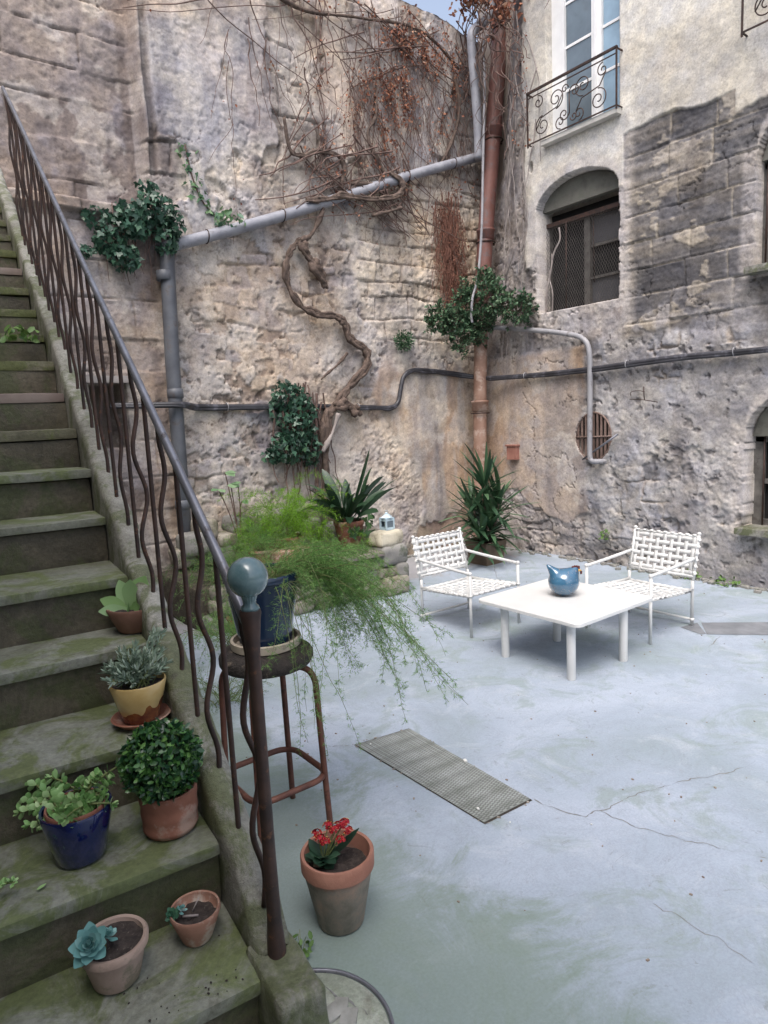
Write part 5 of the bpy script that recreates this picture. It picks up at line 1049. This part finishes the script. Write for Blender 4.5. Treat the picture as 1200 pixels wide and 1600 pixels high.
# ------------------------------------------------------------ plants on the planter bed
def fern(name, lab, c, n, Lr, mat, up=1.0, grp=None, needle=.016, potr=None, br=.07, step=.012, bias=(0, 0, 0)):
    o = thing(name, lab, 'fern', tuple(c), grp); nd = MB(); sb = MB(); c = arr(c)
    if potr: pot(o, c, potr, potr * .7, potr * 1.5, M_TERRA, soil=.85)
    b0 = c + arr([0, 0, potr * 1.3 if potr else 0])
    for q in range(n):
        a = rng.uniform(0, 2 * PI); d = arr([math.cos(a), math.sin(a), rng.uniform(.3, 2.0) * up]) + arr(bias); frond(None, sb, b0 + arr([rng.normal() * .05, rng.normal() * .05, 0]), d, rng.uniform(*Lr), rng.uniform(.12, .4), nd, needle, br, step, r=.002)
    nd.build('needles', mat, o)['kind'] = 'stuff'; sb.build('stems', M_STEM, o)['kind'] = 'stuff'; return o
fern('asparagus_fern', 'bright yellow-green feathery fern in a terracotta pot, tallest on the stone bed', (3.45, 6.25, .45), 84, (.4, 1.1), L_FERN2, 1.7, None, .03, .17, .15, .010)
fern('asparagus_fern', 'low mid-green fern at the middle of the bed behind the navy planter', (3.05, 6.1, .42), 50, (.3, .7), L_FERN, 1.1, None, .026, .15, .12, .012)
fern('asparagus_fern', 'loose fern draping over the front of the stone bed below the slate slab', (3.7, 5.74, .45), 34, (.3, .65), L_FERN, .6, None, .024, None, .11, .013, (0, -.6, 0))
fern('asparagus_fern', 'blue-green fern behind the railing bars at the left end of the bed', (2.5, 5.95, .42), 50, (.3, .7), L_FERN3, 1.0, None, .026, None, .12, .013)
fern('asparagus_fern', 'dense fern on the floor in front of the bed, seen between the railing bars', (2.25, 5.15, .05), 60, (.3, .8), L_FERN, 1.3, None, .024, None, .12, .012)
fern('asparagus_fern', 'small fern on the floor close to the stairs behind the wavy bars', (1.72, 4.15, .02), 36, (.2, .48), L_FERN3, 1.0, None, .018, None, .08, .012)
c = arr([2.45, 5.35, .0]); g = thing('potted_plant', 'round orange clay pot partly hidden by ferns behind the railing', 'potted plant', tuple(c)); pot(g, c, .16, .10, .22, M_TERRA, lip=False); mb = MB(); blob(mb, c + arr([0, 0, .26]), (.12, .12, .08), 60, T_OVAL, .05, (0, 0, 1)); mb.build('leaves', L_SHRUB, g)
c = arr([3.55, 5.95, .44]); g = thing('terracotta_trough', 'long terracotta trough with dry soil on the bed under the bright fern', 'planter', tuple(c))
mb = MB(); rock(mb, c + arr([-.25, .02, .10]), (.46, .20, .16), .05, .004, .2, .02, 3); mb.build('trough', M_TERRA2, g)
# aspidistra
c = arr([4.15, 6.10, .50]); asp = thing('aspidistra', 'broad dark-leaved plant in a big terracotta pot beside the lantern', 'potted plant', tuple(c))
pot(asp, c, .175, .115, .30, M_TERRA, rimh=.05, soil=.85)
mb = MB()
def blade(mb, b_, d, L, W_, droop, n=12):
    d = unit(d); P = [arr(b_)]; v = d.copy()
    for k in range(n): v = unit(v + arr([0, 0, -droop * (.2 + k / n)])); P.append(P[-1] + v * L / n)
    P = np.array(P); T_ = np.gradient(P, axis=0); T_ /= np.linalg.norm(T_, axis=1)[:, None]; S_ = unit(np.cross(d, [0, 0, 1]) + rng.normal(size=3) * .35); t_ = np.linspace(0, 1, n + 1)
    wd = W_ * np.where(t_ < .22, .10 + .25 * t_, 1) * np.where(t_ < .22, 1, np.sin(PI * np.clip((t_ - .16) / .86, 0, 1)) ** .62); wd[-1] = .001; U = np.cross(S_[None], T_); V = []
    for k in range(n + 1): V += [P[k] - S_ * wd[k] + U[k] * wd[k] * .22, P[k], P[k] + S_ * wd[k] + U[k] * wd[k] * .22]
    Fs = []
    for k in range(n): a_ = 3 * k; Fs += [(a_, a_ + 1, a_ + 4, a_ + 3), (a_ + 1, a_ + 2, a_ + 5, a_ + 4)]
    mb.add(V, Fs)
for q in range(44):
    a = q * 2.399; el = rng.uniform(.55, 1.35); d = arr([math.cos(a) * math.cos(el), math.sin(a) * math.cos(el), math.sin(el)])
    blade(mb, c + arr([rng.normal() * .05, rng.normal() * .05, .25]), d, rng.uniform(.45, .72), rng.uniform(.045, .062), rng.uniform(.05, .20))
blade(mb, c + arr([0, 0, .28]), arr([.30, -.15, 1]), .86, .05, .01); blade(mb, c + arr([0, 0, .28]), arr([.85, -.2, .75]), .78, .055, .04)
mb.build('leaves', leafm('aspidistra_leaf', [(0, (.012, .034, .016)), (.6, (.025, .06, .028)), (1, (.055, .11, .055))], .38, .08, spec=.6), asp)
mb = MB(); k = 34; blob(mb, c + arr([.03, -.2, .26]), (.24, .08, .14), k, T_IVY, .08, (0, -1, .3)); mb.build('trailing_leaves', leafm('young_ivy2', [(0, (.05, .12, .05)), (1, (.12, .22, .09))], .4, .2), asp)
g = thing('seedling', 'thin stalked plant with round pale green leaves, left of the ferns', 'plant', (2.95, 6.55, .5)); sb = MB(); mb = MB()
for e, L in [((2.98, 6.7, 1.42), .13), ((3.12, 6.7, 1.28), .11), ((2.88, 6.68, 1.25), .10), ((3.1, 6.6, 1.1), .09), ((3.0, 6.62, 1.3), .12)]:
    P = smoothpath([(3.05, 6.6, .55), ((3.05 + e[0]) / 2, 6.62, .95), e], 6); sb.tube(P, .006, 5); petal(mb, P[-1], arr([rng.normal() * .6, -.7, -.1]), (0, -.3, 1), L, L * .42, .12, .2, 7, .8); petal(mb, P[-1], arr([rng.normal(), -.3, .1]), (0, -.3, 1), L * .9, L * .4, .12, .2, 7, .8)
mb.build('leaves', leafm('pale_round_leaf', [(0, (.13, .25, .12)), (1, (.26, .38, .22))], .5, .3), g); sb.build('stems', M_TWIG, g)
# lantern
c = arr([4.40, 5.72, .695]); lt = thing('lantern', 'small pale blue metal lantern standing on the pale cut stone', 'lantern', tuple(c))
M_LAN = pm('pale_blue_enamel', (.36, .47, .54), (.46, .57, .63), 10, .4, .1, .001)
mb = MB(); q = .052
mb.box(c + arr([-q - .006, -q - .006, 0]), c + arr([q + .006, q + .006, .014])); mb.box(c + arr([-q - .006, -q - .006, .125]), c + arr([q + .006, q + .006, .136]))
for sx_ in (-1, 1):
    for sy in (-1, 1): mb.box(c + arr([sx_ * q - .009, sy * q - .009, .014]), c + arr([sx_ * q + .009, sy * q + .009, .125]))
for sy in (-1, 1):
    mb.box(c + arr([-q, sy * q - .003, .100]), c + arr([q, sy * q + .003, .126])); mb.box(c + arr([-q, sy * q - .003, .013]), c + arr([q, sy * q + .003, .030])); mb.box(c + arr([sy * q - .003, -q, .100]), c + arr([sy * q + .003, q, .126]))
    mb.box(c + arr([sy * q - .003, -q, .013]), c + arr([sy * q + .003, q, .030]))
mb.build('frame', M_LAN, lt, smooth=False)
mb = MB(); mb.lathe([(.082, .136), (.080, .140), (.030, .172), (.022, .174), (.022, .186), (.012, .194), (.001, .195)], c, 4); mb.build('roof', M_LAN, lt, smooth=False)
mb = MB(); mb.tube([c + arr([.018 * math.cos(a), 0, .197 + .02 * math.sin(a)]) for a in np.linspace(0, PI, 12)], .0025, 6); mb.build('handle', M_LAN, lt)
mb = MB(); mb.lathe([(.001, .015), (.026, .015), (.026, .07), (.001, .07)], c, 20); mb.build('candle', pm('candle_wax', (.5, .47, .4), (.6, .57, .5), 6, .5, 0), lt)
for sy in (-1, 1): mb = MB(); mb.box(c + arr([-q + .01, sy * q - .001, .03]), c + arr([q - .01, sy * q + .001, .1])); mb.build('glass', G1, lt, smooth=False)
# yucca
c = arr([6.12, 5.88, .0]); yu = thing('yucca', 'tall spiky yucca in a square brown pot against the corner behind the left chair', 'potted plant', tuple(c))
mb = MB(); V = []; hh = .30
for r_, z in ((.15, 0), (.19, hh), (.175, hh), (.16, hh - .05)): V += [c + arr([sx_ * r_, sy * r_, z]) for sx_, sy in ((-1, -1), (1, -1), (1, 1), (-1, 1))]
mb.add(V, [(k * 4 + j, k * 4 + (j + 1) % 4, k * 4 + 4 + (j + 1) % 4, k * 4 + 4 + j) for k in range(3) for j in range(4)] + [(3, 2, 1, 0), (12, 13, 14, 15)]); mb.build('pot', pm('brown_resin', (.10, .07, .045), (.17, .12, .08), 6, .7, .2, .003), yu, smooth=False)
mb = MB(); sb = MB()
heads = [((0, 0, 1.02), 1), ((.14, -.10, .78), .95), ((-.16, .05, .72), .95), ((.05, .1, .6), .9), ((-.05, -.14, .52), .9), ((.18, .05, .5), .8), ((-.2, -.1, .42), .8)]
for (dx, dy, z), sc_ in heads:
    b_ = c + arr([dx, dy, z]); sb.tube(smoothpath([c + arr([dx * .3, dy * .3, .22]), c + arr([dx * .7, dy * .7, z * .6]), b_], 4), .022, 8)
    for q in range(30):
        a = q * 2.399; el = 1.38 - 1.75 * (q / 30) ** 1.0 + rng.normal() * .1; d = arr([math.cos(a) * math.cos(el), math.sin(a) * math.cos(el), math.sin(el)]); petal(mb, b_ - arr([0, 0, .006 * q]), d, (0, 0, 1) if el < 1.2 else (1, 0, .2), rng.uniform(.42, .60) * sc_, rng.uniform(.024, .034), .25, rng.uniform(.05, .35), 9, .3)
mb.build('leaves', leafm('yucca_leaf', [(0, (.02, .055, .028)), (.6, (.045, .10, .05)), (1, (.10, .18, .09))], .4, .12, spec=.55), yu); sb.build('stems', M_BARK, yu)

# ------------------------------------------------------------ table, ceramic hen, chairs
M_WH = pm('white_enamel', (.56, .565, .56), (.64, .64, .63), 3, .35, .06, .002, (.48, .47, .43), 16, .68)
TB = arr([4.155, 3.165, 0]); tb = thing('coffee_table', 'low square white table with four round legs in front of the two chairs', 'table', tuple(TB))
zt = .445; hw = .485; rc = .05; P = []
for q, (sx_, sy) in enumerate([(1, 1), (-1, 1), (-1, -1), (1, -1)]):
    for a in np.linspace(q * PI / 2, (q + 1) * PI / 2, 8): P.append((TB[0] + sx_ * (hw - rc) + rc * math.cos(a), TB[1] + sy * (hw - rc) + rc * math.sin(a)))
P = arr(P); k = len(P); mb = MB(); cen = TB[:2]
lay = [(.98, zt - .030), (1, zt - .026), (1, zt - .004), (.993, zt)]; V = np.concatenate([np.c_[cen + (P - cen) * f_, np.full(k, z)] for f_, z in lay])
mb.add(V, [(r_ * k + j, r_ * k + (j + 1) % k, (r_ + 1) * k + (j + 1) % k, (r_ + 1) * k + j) for r_ in range(3) for j in range(k)] + [tuple(range(k))[::-1], tuple(3 * k + j for j in range(k))]); mb.build('tabletop', M_WH, tb, angle=30)
for lx, ly in ((3.745, 2.795), (3.76, 3.43), (4.315, 2.745), (4.335, 3.375)):
    mb = MB(); mb.lathe([(.001, 0), (.030, 0), (.032, .006), (.032, zt - .031), (.001, zt - .031)], (lx, ly, 0), 24); mb.build('leg', M_WH, tb, angle=40)
c = at(881, 930, zt); c[2] = zt; hen = thing('ceramic_hen', 'round glossy blue ceramic hen standing on the white table', 'ornament', tuple(c))
mt, t, b = mk('blue_hen_glaze'); tc = N(t, 'ShaderNodeTexCoord').outputs['Object']
cb = ramp(t, noise(t, tc, 9, 5), [(.35, (.025, .085, .16)), (.7, (.06, .16, .26))]); cb = mix(t, ramp(t, noise(t, tc, 90, 2), [(.66, (0, 0, 0)), (.70, (1, 1, 1))]), cb, (.35, .28, .25))
t.links.new(cb, b.inputs['Base Color']); b.inputs['Roughness'].default_value = .08; b.inputs['Coat Weight'].default_value = 1.0
R_ = .118; mb = MB(); a = np.linspace(-PI / 2, PI / 2, 34); mb.lathe([(max(R_ * math.cos(x) * 1.03, .0005), R_ * .93 + R_ * .93 * math.sin(x)) for x in a], c, 48)
V = mb.v[-1]; V[:, 2] = np.maximum(V[:, 2], c[2] + .008)
def bulge(dirn, w_, h_):
    global V
    d = unit(dirn); cc = c + arr([0, 0, R_ * .93]); q_ = V - cc; qn = q_ / (np.linalg.norm(q_, axis=1)[:, None] + 1e-9); f_ = np.exp(-((1 - qn @ d) / w_) ** 1.0 * 1.0); V += d * (f_ * h_)[:, None]
HD = RT * .62 - FWD * .15 + arr([0, 0, .72]); TD = -RT * .72 + arr([0, 0, .80])
bulge(HD, .07, .045); bulge(TD, .035, .085); mb.v[-1] = V; body = mb.build('body', mt, hen)
M_HR = pm('dark_red_glaze', (.06, .012, .012), (.13, .03, .025), 9, .12, 0, coat=.8); hc = c + arr([0, 0, R_ * .93]) + unit(HD) * (R_ + .028)
mb = MB()
for q in range(4):
    p = hc + RT * (-.028 + q * .016) + arr([0, 0, .012 - .004 * abs(q - 1.5)]); rock(mb, p, (.018, .016, .034), 0, .001, 1.0, .004, q)
mb.build('comb', M_HR, hen); mb = MB(); rock(mb, hc + RT * .035 - FWD * .012 - arr([0, 0, .03]), (.018, .016, .030), 0, .001, 1.0, .004, 6); mb.build('wattle', M_HR, hen)
mb = MB(); mb.lathe([(.012, 0), (.007, .012), (.0005, .024)], (0, 0, 0), 12); Vb = mb.v[-1]; ax_ = unit(RT * .9 - FWD * .4); e1 = np.cross(ax_, [0, 0, 1]); e2 = np.cross(e1, ax_); mb.v[-1] = hc + RT * .015 - FWD * .012 - arr([0, 0, .012]) + Vb[:, :1] * e1 + Vb[:, 1:2] * e2 + Vb[:, 2:3] * ax_; mb.build('beak', pm('ochre_glaze', (.5, .28, .06), (.6, .36, .1), 5, .2, 0), hen)
for sg in (-1, 1):
    mb = MB(); p = c + arr([0, 0, R_ * .93]) + unit(HD * 1.0 + unit(-FWD) * .28 + RT * (.10 if sg > 0 else .32)) * (R_ + .016); rock(mb, p, (.012, .012, .012), 0, 0, 1, .003, 1); mb.build('eye', pm('eye_glaze', (.02, .02, .02), (.04, .04, .04), 5, .1, 0), hen)

M_STR = pm('white_vinyl_strap', (.60, .605, .60), (.69, .69, .68), 4, .42, .08, .002, (.62, .61, .58), 14, .70)
def strap(mb, P, nrm, w_, t_=.0018):
    P = arr(P); T_ = np.gradient(P, axis=0); T_ /= np.linalg.norm(T_, axis=1)[:, None]; S_ = np.cross(nrm, T_); S_ /= np.linalg.norm(S_, axis=1)[:, None]; U = np.cross(T_, S_)
    k = len(P); V = np.concatenate([P + S_ * w_ / 2 + U * t_, P - S_ * w_ / 2 + U * t_, P - S_ * w_ / 2 - U * t_, P + S_ * w_ / 2 - U * t_]); i = np.arange(k - 1)
    mb.add(V, np.concatenate([np.stack([i + a * k, i + b_ * k, i + b_ * k + 1, i + a * k + 1], 1) for a, b_ in ((0, 1), (1, 2), (2, 3), (3, 0))]))
def weave(mb, O, A, B, la, lb, na, nb, wa, wb, nrm, rod=.012):
    """na straps along A crossing nb straps along B, over and under, wrapped round the end rods"""
    A = unit(A); B = unit(B); nrm = unit(nrm); am = .0036
    def run(O1, D, L, pos, q, width, ncross, lcross):
        sgn = 1 if q % 2 else -1; t_ = np.linspace(0, 1, 8 * ncross + 1); ph = np.sin((t_ * ncross - .5) * PI + PI / 2) ; zz = sgn * am * np.cos((t_ * ncross - .5) * PI)
        P = [O1 + pos + D * L * a + nrm * z for a, z in zip(t_, zz)]
        wrapA = [O1 + pos + D * (-rod * 1.12 * math.cos(x)) + nrm * (rod * 1.12 * math.sin(x)) for x in np.linspace(-1.4, 1.4, 7)]
        wrapB = [O1 + pos + D * (L + rod * 1.12 * math.cos(x)) + nrm * (rod * 1.12 * math.sin(x)) for x in np.linspace(1.4, -1.4, 7)]
        strap(mb, wrapA + P[1:-1] + wrapB, np.tile(nrm, (len(wrapA) + len(P) - 2 + 7, 1)), width)
    O = arr(O)
    for q in range(na): run(O, A, la, B * lb * (q + .5) / na, q, wa, nb, lb)
    for q in range(nb): run(O, B, lb, A * la * (q + .5) / nb, q + 1, wb, na, la)
def make_chair():
    """local frame: faces -Y, width along X (0..w), front legs at y=0, rear legs at y=d"""
    W_, D_ = .60, .66; r = .0135
    ch = thing('armchair', 'x', 'chair', (0, 0, 0))
    sf, sr_ = .365, .315; bt = .79; yb = D_ * .80
    seatf = [(0, .03, sf), (W_, .03, sf)]; 
    for x in (0, W_):
        mb = MB(); mb.tube([(x, 0, 0), (x, 0, .555)], r, 12); mb.lathe([(r, .55), (r * 1.35, .556), (r * 1.35, .570), (r * .8, .578), (.0005, .580)], (x, 0, 0), 14); mb.lathe([(r, .36), (r * 1.4, .362), (r * 1.4, .374), (r, .376)], (x, 0, 0), 14); mb.build('leg', M_WH, ch)
        mb = MB(); mb.tube([(x, D_, 0), (x, D_, .33), (x, D_ + .0, .40)], r, 12); mb.lathe([(r, .045), (r * 1.5, .048), (r * 1.5, .068), (r, .07)], (x, D_, 0), 14); mb.build('leg', M_WH, ch)
        mb = MB(); mb.tube(smoothpath([(x, .0, .56), (x, D_ * .5, .572), (x, D_ + .03, .590)], 5), r * 1.05, 12); mb.build('armrest', M_WH, ch)
        mb = MB(); mb.tube([(x, .0, sf), (x, D_ * .5, sf - .03), (x, D_, sr_ + .01)], r, 12); mb.build('side_rail', M_WH, ch)
    mb = MB(); mb.tube([(0, D_, .058), (W_, D_, .058)], r * .8, 10); mb.build('stretcher', M_WH, ch)
    mb = MB(); mb.tube([(.0, .02, sf), (W_, .02, sf)], r * .95, 10); mb.build('cross_rail', M_WH, ch); mb = MB(); mb.tube([(0, D_ - .02, sr_), (W_, D_ - .02, sr_)], r * .95, 10); mb.build('cross_rail', M_WH, ch)
    mb = MB(); lean = .10
    for x in (0, W_): mb.tube([(x, D_ - .0, sr_ + .05), (x, D_ + lean, bt)], r, 12); mb.lathe([(r, -.004), (r * 1.3, 0), (r * 1.3, .012), (r * .7, .02), (.0005, .021)], (x, D_ + lean, bt), 12)
    mb.tube([(0, D_ + lean - .004, bt - .02), (W_, D_ + lean - .004, bt - .02)], r * .9, 10); mb.tube([(0, D_ + .012, sr_ + .12), (W_, D_ + .012, sr_ + .12)], r * .9, 10); mb.build('back_frame', M_WH, ch)
    bd_ = arr([0, lean, bt - sr_ - .05]); ub = unit(bd_); mb = MB(); b0 = arr([.0, D_ + .012, sr_ + .12]) + ub * .0; Lb = np.linalg.norm(arr([0, lean, bt - .02 - sr_ - .12]))
    weave(mb, b0, (1, 0, 0), ub, W_, Lb, 6, 9, .034, .032, np.cross([1, 0, 0], ub) * -1, .013); mb.build('backrest', M_STR, ch)
    sd_ = arr([0, D_ - .04, sr_ - sf]); us = unit(sd_); mb = MB(); weave(mb, arr([0, .02, sf]), (1, 0, 0), us, W_, np.linalg.norm(sd_), 9, 9, .040, .038, np.cross([1, 0, 0], us), .013)
    for V in mb.v: xx = V[:, 0] / W_; yy = (V[:, 1] - .02) / (D_ - .04); V[:, 2] -= .035 * np.clip(4 * xx * (1 - xx), 0, 1) * np.clip(4 * yy * (1 - yy), 0, 1) ** .5
    mb.build('seat', M_STR, ch); return ch
ch1 = make_chair(); ch1['group'] = 'white strap armchairs'; ch1['label'] = 'white tubular armchair with woven straps, in front of the yucca, left of the table'
ch2 = ch1.copy(); C.objects.link(ch2)
for q in list(ch1.children):
    d = q.copy(); C.objects.link(d); d.parent = ch2
ch2['label'] = 'white woven strap armchair facing left, right of the ceramic hen, back to the house wall'
ch1.location = (3.885, 3.93, .002); ch1.rotation_euler = (0, 0, math.radians(-1.5)); ch1.scale = (.99, 1, 1)
ch2.location = (4.775, 2.785, .002); ch2.rotation_euler = (0, 0, math.radians(-90)); ch2.location = (4.775, 3.395, .002)

# ------------------------------------------------------------ things in the floor
g = thing('floor_grate', 'long rectangular ribbed metal plate set in the concrete floor', 'grate', (2.2, 2.5, 0))
G4 = [arr([2.045, 3.065]), arr([2.41, 3.005]), arr([2.365, 2.015]), arr([2.055, 2.035])]
mb = MB(); cen = sum(G4) / 4
V = [(*(p + (p - cen) * .02), .0016) for p in G4]; mb.add(V, [(0, 1, 2, 3)]); mb.build('gap', pm('gap_dirt', (.03, .025, .022), (.07, .06, .05), 20, .95, .3), g, smooth=False)
nL, nW = 240, 70; u, v = np.meshgrid(np.linspace(0, 1, nL), np.linspace(0, 1, nW), indexing='ij')
P = (G4[0][None, None] * ((1 - u) * (1 - v))[..., None] + G4[1] * ((1 - u) * v)[..., None] + G4[3] * (u * (1 - v))[..., None] + G4[2] * (u * v)[..., None])
Ls = u * 1.02 + .004 * np.sign(np.sin(v * PI * 16)) * 0; z = .006 + .0045 * sst(-.1, .6, np.sin(Ls * 2 * PI / .0165 + PI * (np.floor(v * 14) % 2))) * sst(.0, .35, np.abs(np.sin(v * 14 * PI)))
z = np.where((u < .006) | (u > .994) | (v < .012) | (v > .988), .0055, z); mb = MB(); V = np.concatenate([P, z[..., None]], -1).reshape(-1, 3); i, j = np.meshgrid(np.arange(nL - 1), np.arange(nW - 1), indexing='ij'); q = (i * nW + j).ravel(); mb.add(V, np.stack([q, q + 1, q + nW + 1, q + nW], 1))
mt, t, b = mk('ribbed_metal'); tc = N(t, 'ShaderNodeTexCoord').outputs['Object']; ta = N(t, 'ShaderNodeAttribute'); ta.attribute_name = 'tint'
t.links.new(mix(t, 1.0, ta.outputs['Color'], ramp(t, noise(t, tc, 6, 7, .7), [(.3, (.7, .72, .66)), (.7, (1.15, 1.15, 1.15))]), 'MULTIPLY'), b.inputs['Base Color']); b.inputs['Roughness'].default_value = .6; b.inputs['Metallic'].default_value = .1
pl_ = mb.build('plate', mt, g); at_ = pl_.data.attributes.new('tint', 'FLOAT_COLOR', 'POINT'); f_ = sst(.0062, .0098, V[:, 2])[:, None]; f_ = np.where(V[:, 2:3] < .0058, .4, f_)
cc_ = np.ones((len(V), 4)); cc_[:, :3] = arr([.13, .137, .13]) * (1 - f_) + arr([.31, .33, .33]) * f_; at_.data.foreach_set('color', cc_.ravel())  # groove shade painted in: plate colour darkens between the ribs
mb = MB()
for q in range(34):
    s_ = rng.integers(0, 4); a, b_ = G4[s_], G4[(s_ + 1) % 4]; t_ = rng.random(); p = a + (b_ - a) * t_; p = p + (p - cen) * rng.uniform(.015, .05); rr2 = rng.uniform(.002, .010); rock(mb, (p[0], p[1], .002), (rr2 * 1.6, rr2 * 1.3, rr2 * .7), rng.uniform(0, 3), .002, .9, .006, q)
o = mb.build('broken_edge', pm('crumbs', (.16, .14, .12), (.34, .31, .28), 50, .95, .3), g); o['kind'] = 'stuff'
for px, py, r_ in [(727, 1189, .016), (747, 1264, .010), (579, 1163, .006), (797, 1283, .005), (924, 1286, .005)]:
    p = at(px, py, .01); mb = MB(); rock(mb, (p[0], p[1], .012 if 700 < px < 760 or px < 600 else .005), (r_ * 1.7, r_ * 1.2, r_ * .8), rng.uniform(0, 3), .002, .8, .004, px); lab = {727: 'largest white plaster chip, at the upper edge of the floor grate', 747: 'white chip on the near end of the floor grate', 579: 'tiny white chip on the far end of the floor grate', 797: 'tiny white chip on the concrete just off the near corner of the grate', 924: 'tiny pale chip on the open concrete right of the grate'}[px]
    tag(mb.build('plaster_chip', pm('white_chip', (.6, .6, .58), (.75, .75, .73), 40, .8, .2), None, (p[0], p[1], .005)), lab, 'chip', 'white chips on the floor')
g = thing('hatch_cover', 'round concrete hatch cover with a thin metal rim, cracked, at the bottom edge', 'hatch', (.84, 1.62, 0))
mb = MB(); mb.lathe([(.262, .001), (.262, .010), (.268, .012), (.274, .010), (.274, .001)], (.84, 1.62, 0), 72); mb.build('rim', M_RAIL, g)
mb = MB(); mb.lathe([(.0005, .009), (.13, .0085), (.255, .007), (.259, .0012)], (.84, 1.62, 0), 64, .0); mb.build('disc', moss_mat('cover_concrete', [(.35, (.24, .27, .21)), (.6, (.42, .43, .39))], (.19, .24, .13), .52, (.16, .15, .12), .4), g)
mb = MB()
for q, L in enumerate([[(.98, 1.80), (.99, 1.68), (.97, 1.60), (1.0, 1.52)], [(.99, 1.68), (1.03, 1.64), (1.03, 1.57)], [(.9, 1.75), (.96, 1.62)]]): ribbon(mb, L, .0035, .0098, q, .01)
mb.build('crack', MATS['crack_dirt'], g, smooth=False)
for q, (px, py) in enumerate([(520, 1583), (545, 1590), (508, 1592), (533, 1572)]):
    p = at(px, py, .01); mb = MB(); rock(mb, (p[0], p[1], .012), (.07 - .008 * q, .055, .012), q * .8, .004, .5, .008, q + 3); mb.build('broken_piece', pm('broken_concrete', (.20, .20, .18), (.32, .32, .30), 14, .9, .4, .003), g)
mb = MB(); mb.add([(5.567, 2.78, .003), (5.965, 2.38, .003), (5.657, 2.20, .003), (5.304, 2.60, .003)], [(0, 1, 2, 3)]); mb.add([(5.27, 2.63, .0034), (5.33, 2.84, .0034), (5.54, 2.80, .0034), (5.31, 2.61, .0034)], [(0, 1, 2, 3)])
tag(mb.build('floor_patch', pm('dark_patch', (.13, .14, .155), (.21, .22, .24), 5, .85, .4, .004), None, (5.6, 2.5, 0), smooth=False), 'darker stone patch let into the floor at the right edge behind the right chair', 'paving')
# crumbs and litter
def litter(name, lab, cat, pts, size, mat):
    mb = MB()
    for q, (x, y, z) in enumerate(pts): s_ = size * rng.uniform(.5, 1.4); rock(mb, (x, y, z), (s_ * 1.5, s_, s_ * .6), rng.uniform(0, 3), s_ * .1, .8, s_ * .7, q)
    o = mb.build(name, mat, None, pts[0]); tag(o, lab, cat, kind='stuff')
P = [sp(rng.uniform(.015, .07) if rng.random() < .7 else rng.uniform(.02, .2), rng.uniform(-.28, -.04), z1 + .003) for _ in range(30)]
litter('soil_crumbs', 'dark soil crumbs scattered on the lowest visible step', 'soil', [tuple(p) for p in P], .0028, M_SOIL)
P = [(rng.uniform(1.2, 6.5), rng.uniform(.8, 6.5), .002) for _ in range(260)]
litter('dry_leaf_bits', 'small dry leaf bits and grit scattered over the concrete floor', 'litter', P, .0075, pm('grit', (.14, .10, .08), (.30, .25, .2), 30, .9, 0))
k = 420; mb = MB(); yy = rng.uniform(2.5, 6.9, k); xx = 7.0 - np.abs(rng.normal(size=k)) * .05; 
for q in range(k):
    if q % 3 == 0: x_, y_ = rng.uniform(4.8, 7), 6.96 - abs(rng.normal()) * .05
    else: x_, y_ = xx[q], yy[q]
    s_ = rng.uniform(.01, .05); rock(mb, (x_, y_, s_ * .2), (s_ * 1.4, s_, s_ * .8), rng.uniform(0, 3), s_ * .12, .6, s_ * .6, q)
tag(mb.build('wall_rubble', M_STO3, None, (7, 5, 0)), 'crumbled stone and mortar along the foot of the walls', 'rubble', kind='stuff')
